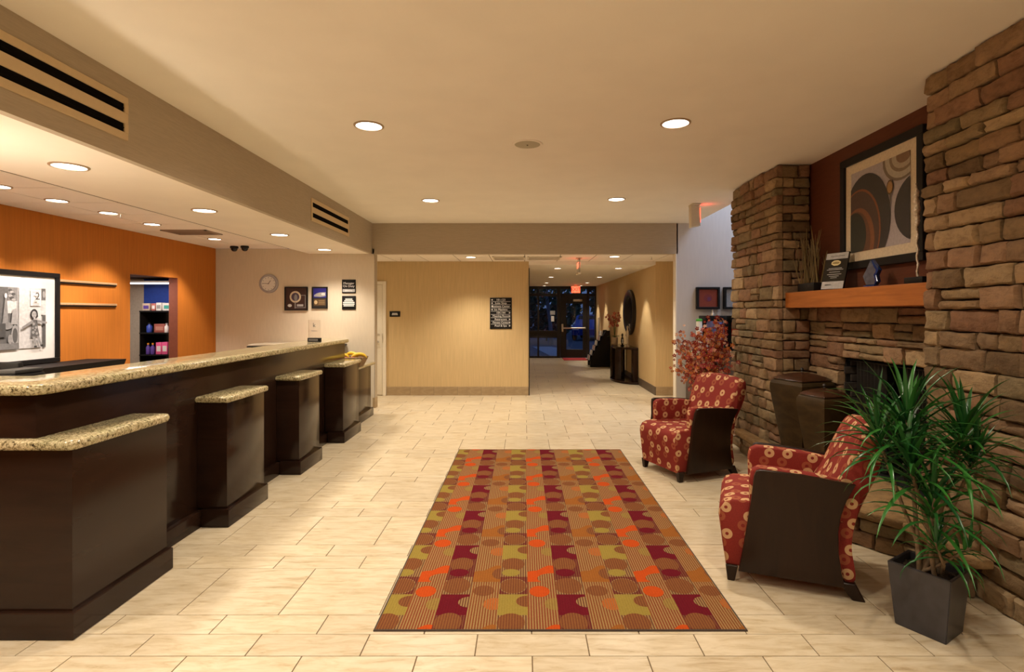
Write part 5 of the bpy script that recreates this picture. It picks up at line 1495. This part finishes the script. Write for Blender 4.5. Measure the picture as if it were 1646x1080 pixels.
# ================================================================== OUTSIDE AT DUSK
o = struct('ground', (-12, 14, 18.2, 60, -.14, -.02), plain('asphalt', (.10, .12, .17), .8, var=.2, scale=6), 'dusky blue parking lot beyond the exit')
mb = MB(); mb.prism([(1.0, 18.25), (2.3, 18.25), (1.9, 21.5), (1.2, 24), (.4, 24)], 'z', -.019, 0.0); tag(mb.build('sidewalk', plain('concrete', (.42, .46, .55), .8)), 'pale concrete path outside the exit door', kind='structure')
def bush(x, y, r, h, lb):
    t = empty('shrub', (x, y, -.02), 0, lb, 'shrub', 'dark shrubs beyond the exit')
    mb = MB(); rr = random.Random(int(x * 91 + y * 7))
    for i in range(420):
        a, b = rr.uniform(0, 2 * PI), rr.uniform(-.4, 1.5); d = Vector((math.cos(a) * math.cos(b) * r, math.sin(a) * math.cos(b) * r, h * (.45 + .5 * math.sin(b))))
        d *= rr.uniform(.75, 1.05); n_ = Vector((rr.gauss(0, 1), rr.gauss(0, 1), rr.gauss(0, 1))).normalized(); u = n_.orthogonal() * .10; v = n_.cross(u)
        mb.poly([d - u, d + v * .5, d + u, d - v * .5])
    mb.build('foliage', colr(.03, .06, .025), t)
    mb = MB(); mb.tube([(0, 0, 0), (.03, 0, h * .4), (0, .02, h * .75)], [.05, .035, .015], 6); mb.build('stem', colr(.06, .04, .03), t)
bush(.1, 27, 1.0, 1.6, 'dark shrub outside seen at the left panes'); bush(1.2, 29, 1.2, 1.7, 'dark shrub outside behind the tree trunk'); bush(3.2, 34.2, 1.0, 1.9, 'dark shrub outside behind the exit door'); bush(6.2, 30, 1.2, 1.6, 'dark shrub outside beyond the parked car')
for (x_, y_, lb) in ((-2.0, 39, 'first'), (2.3, 40, 'second'), (6.6, 39, 'third'), (10.9, 40, 'fourth')):
    t = empty('background_tree', (x_, y_, -.02), 0, 'tall dark tree far outside beyond the parking lot, %s from the left' % lb, 'tree', 'dark trees beyond the parking lot')
    mb = MB(); rr = random.Random(int(x_ * 31))
    for i in range(1500):
        a, b = rr.uniform(0, 2 * PI), rr.uniform(-1.5, 1.5); d = Vector((math.cos(a) * math.cos(b) * 1.9, math.sin(a) * math.cos(b) * 1.4, 2.9 + 2.7 * math.sin(b))) * rr.uniform(.9, 1.02)
        n_ = Vector((rr.gauss(0, 1), rr.gauss(0, 1), rr.gauss(0, 1))).normalized(); u = n_.orthogonal() * .22; v = n_.cross(u)
        mb.poly([d - u, d + v * .6, d + u, d - v * .6])
    mb.build('crown', colr(.035, .07, .035), t)
    mb = MB(); mb.tube([(0, 0, 0), (0, 0, 3.6)], [.16, .08], 8); mb.build('trunk', colr(.06, .04, .03), t)
t = empty('tree', (1.15, 25.5, -.02), 0, 'pale slanted tree trunk outside the corridor window', 'tree')
mb = MB(); mb.tube([(.15, 0, 0), (.08, 0, 1.0), (-.05, 0, 2.0), (-.2, 0, 3.4)], [.12, .09, .08, .05], 10); mb.build('trunk', colr(.16, .17, .20), t, smooth=60)
mb = MB(); rr = random.Random(77)
for i in range(900):
    a, b = rr.uniform(0, 2 * PI), rr.uniform(-1.2, 1.5); d = Vector((math.cos(a) * math.cos(b) * 1.9 - .2, math.sin(a) * math.cos(b) * 1.6, 3.1 + 1.3 * math.sin(b))) + Vector((rr.gauss(0, .15), rr.gauss(0, .15), rr.gauss(0, .2)))
    n_ = Vector((rr.gauss(0, 1), rr.gauss(0, 1), rr.gauss(0, 1))).normalized(); u = n_.orthogonal() * .12; v = n_.cross(u)
    mb.poly([d - u, d + v * .5, d + u, d - v * .5])
mb.build('crown', colr(.04, .08, .03), t)
t = empty('parked_car', (3.9, 31.0, -.02), R(75), 'blue parked car outside seen through the exit door', 'car')
mb = MB(); mb.prism([(-2.1, .30), (-2.15, .62), (-2.0, .78), (-1.2, .90), (-.6, 1.36), (.7, 1.40), (1.4, 1.0), (2.0, .92), (2.15, .6), (2.1, .28)], 'y', -.85, .85, bevel=.10, seg=2)
mb.build('body', plain('blue_car_paint', (.02, .07, .40), .18, metal=.3), t, smooth=40)
for s in (-1, 1):
    mb = MB(); mb.prism([(-1.0, .94), (-.52, 1.28), (.66, 1.32), (1.2, 1.0)], 'y', *sorted((s * .852, s * .86))); mb.build('window', M['blackgloss'], t)
    for x in (-1.35, 1.35):
        mb = MB(); mb.lathe([(0, -.1), (.30, -.1), (.33, -.06), (.33, .06), (.30, .1), (0, .1)], 20); mb.xform(Matrix.Translation((x, s * .80, .33)) @ Matrix.Rotation(R(90), 4, 'X')); mb.build('wheel', M['black'], t, smooth=40)
    mb = MB(); mb.box(-2.17, -2.10, *sorted((s * .45, s * .78)), .58, .70, bevel=.01); mb.build('headlight', grey(.7), t)
mb = MB(); mb.poly([(-1.16, -.72, .915), (-1.16, .72, .915), (-.64, .66, 1.345), (-.64, -.66, 1.345)]); mb.build('windshield', M['blackgloss'], t)
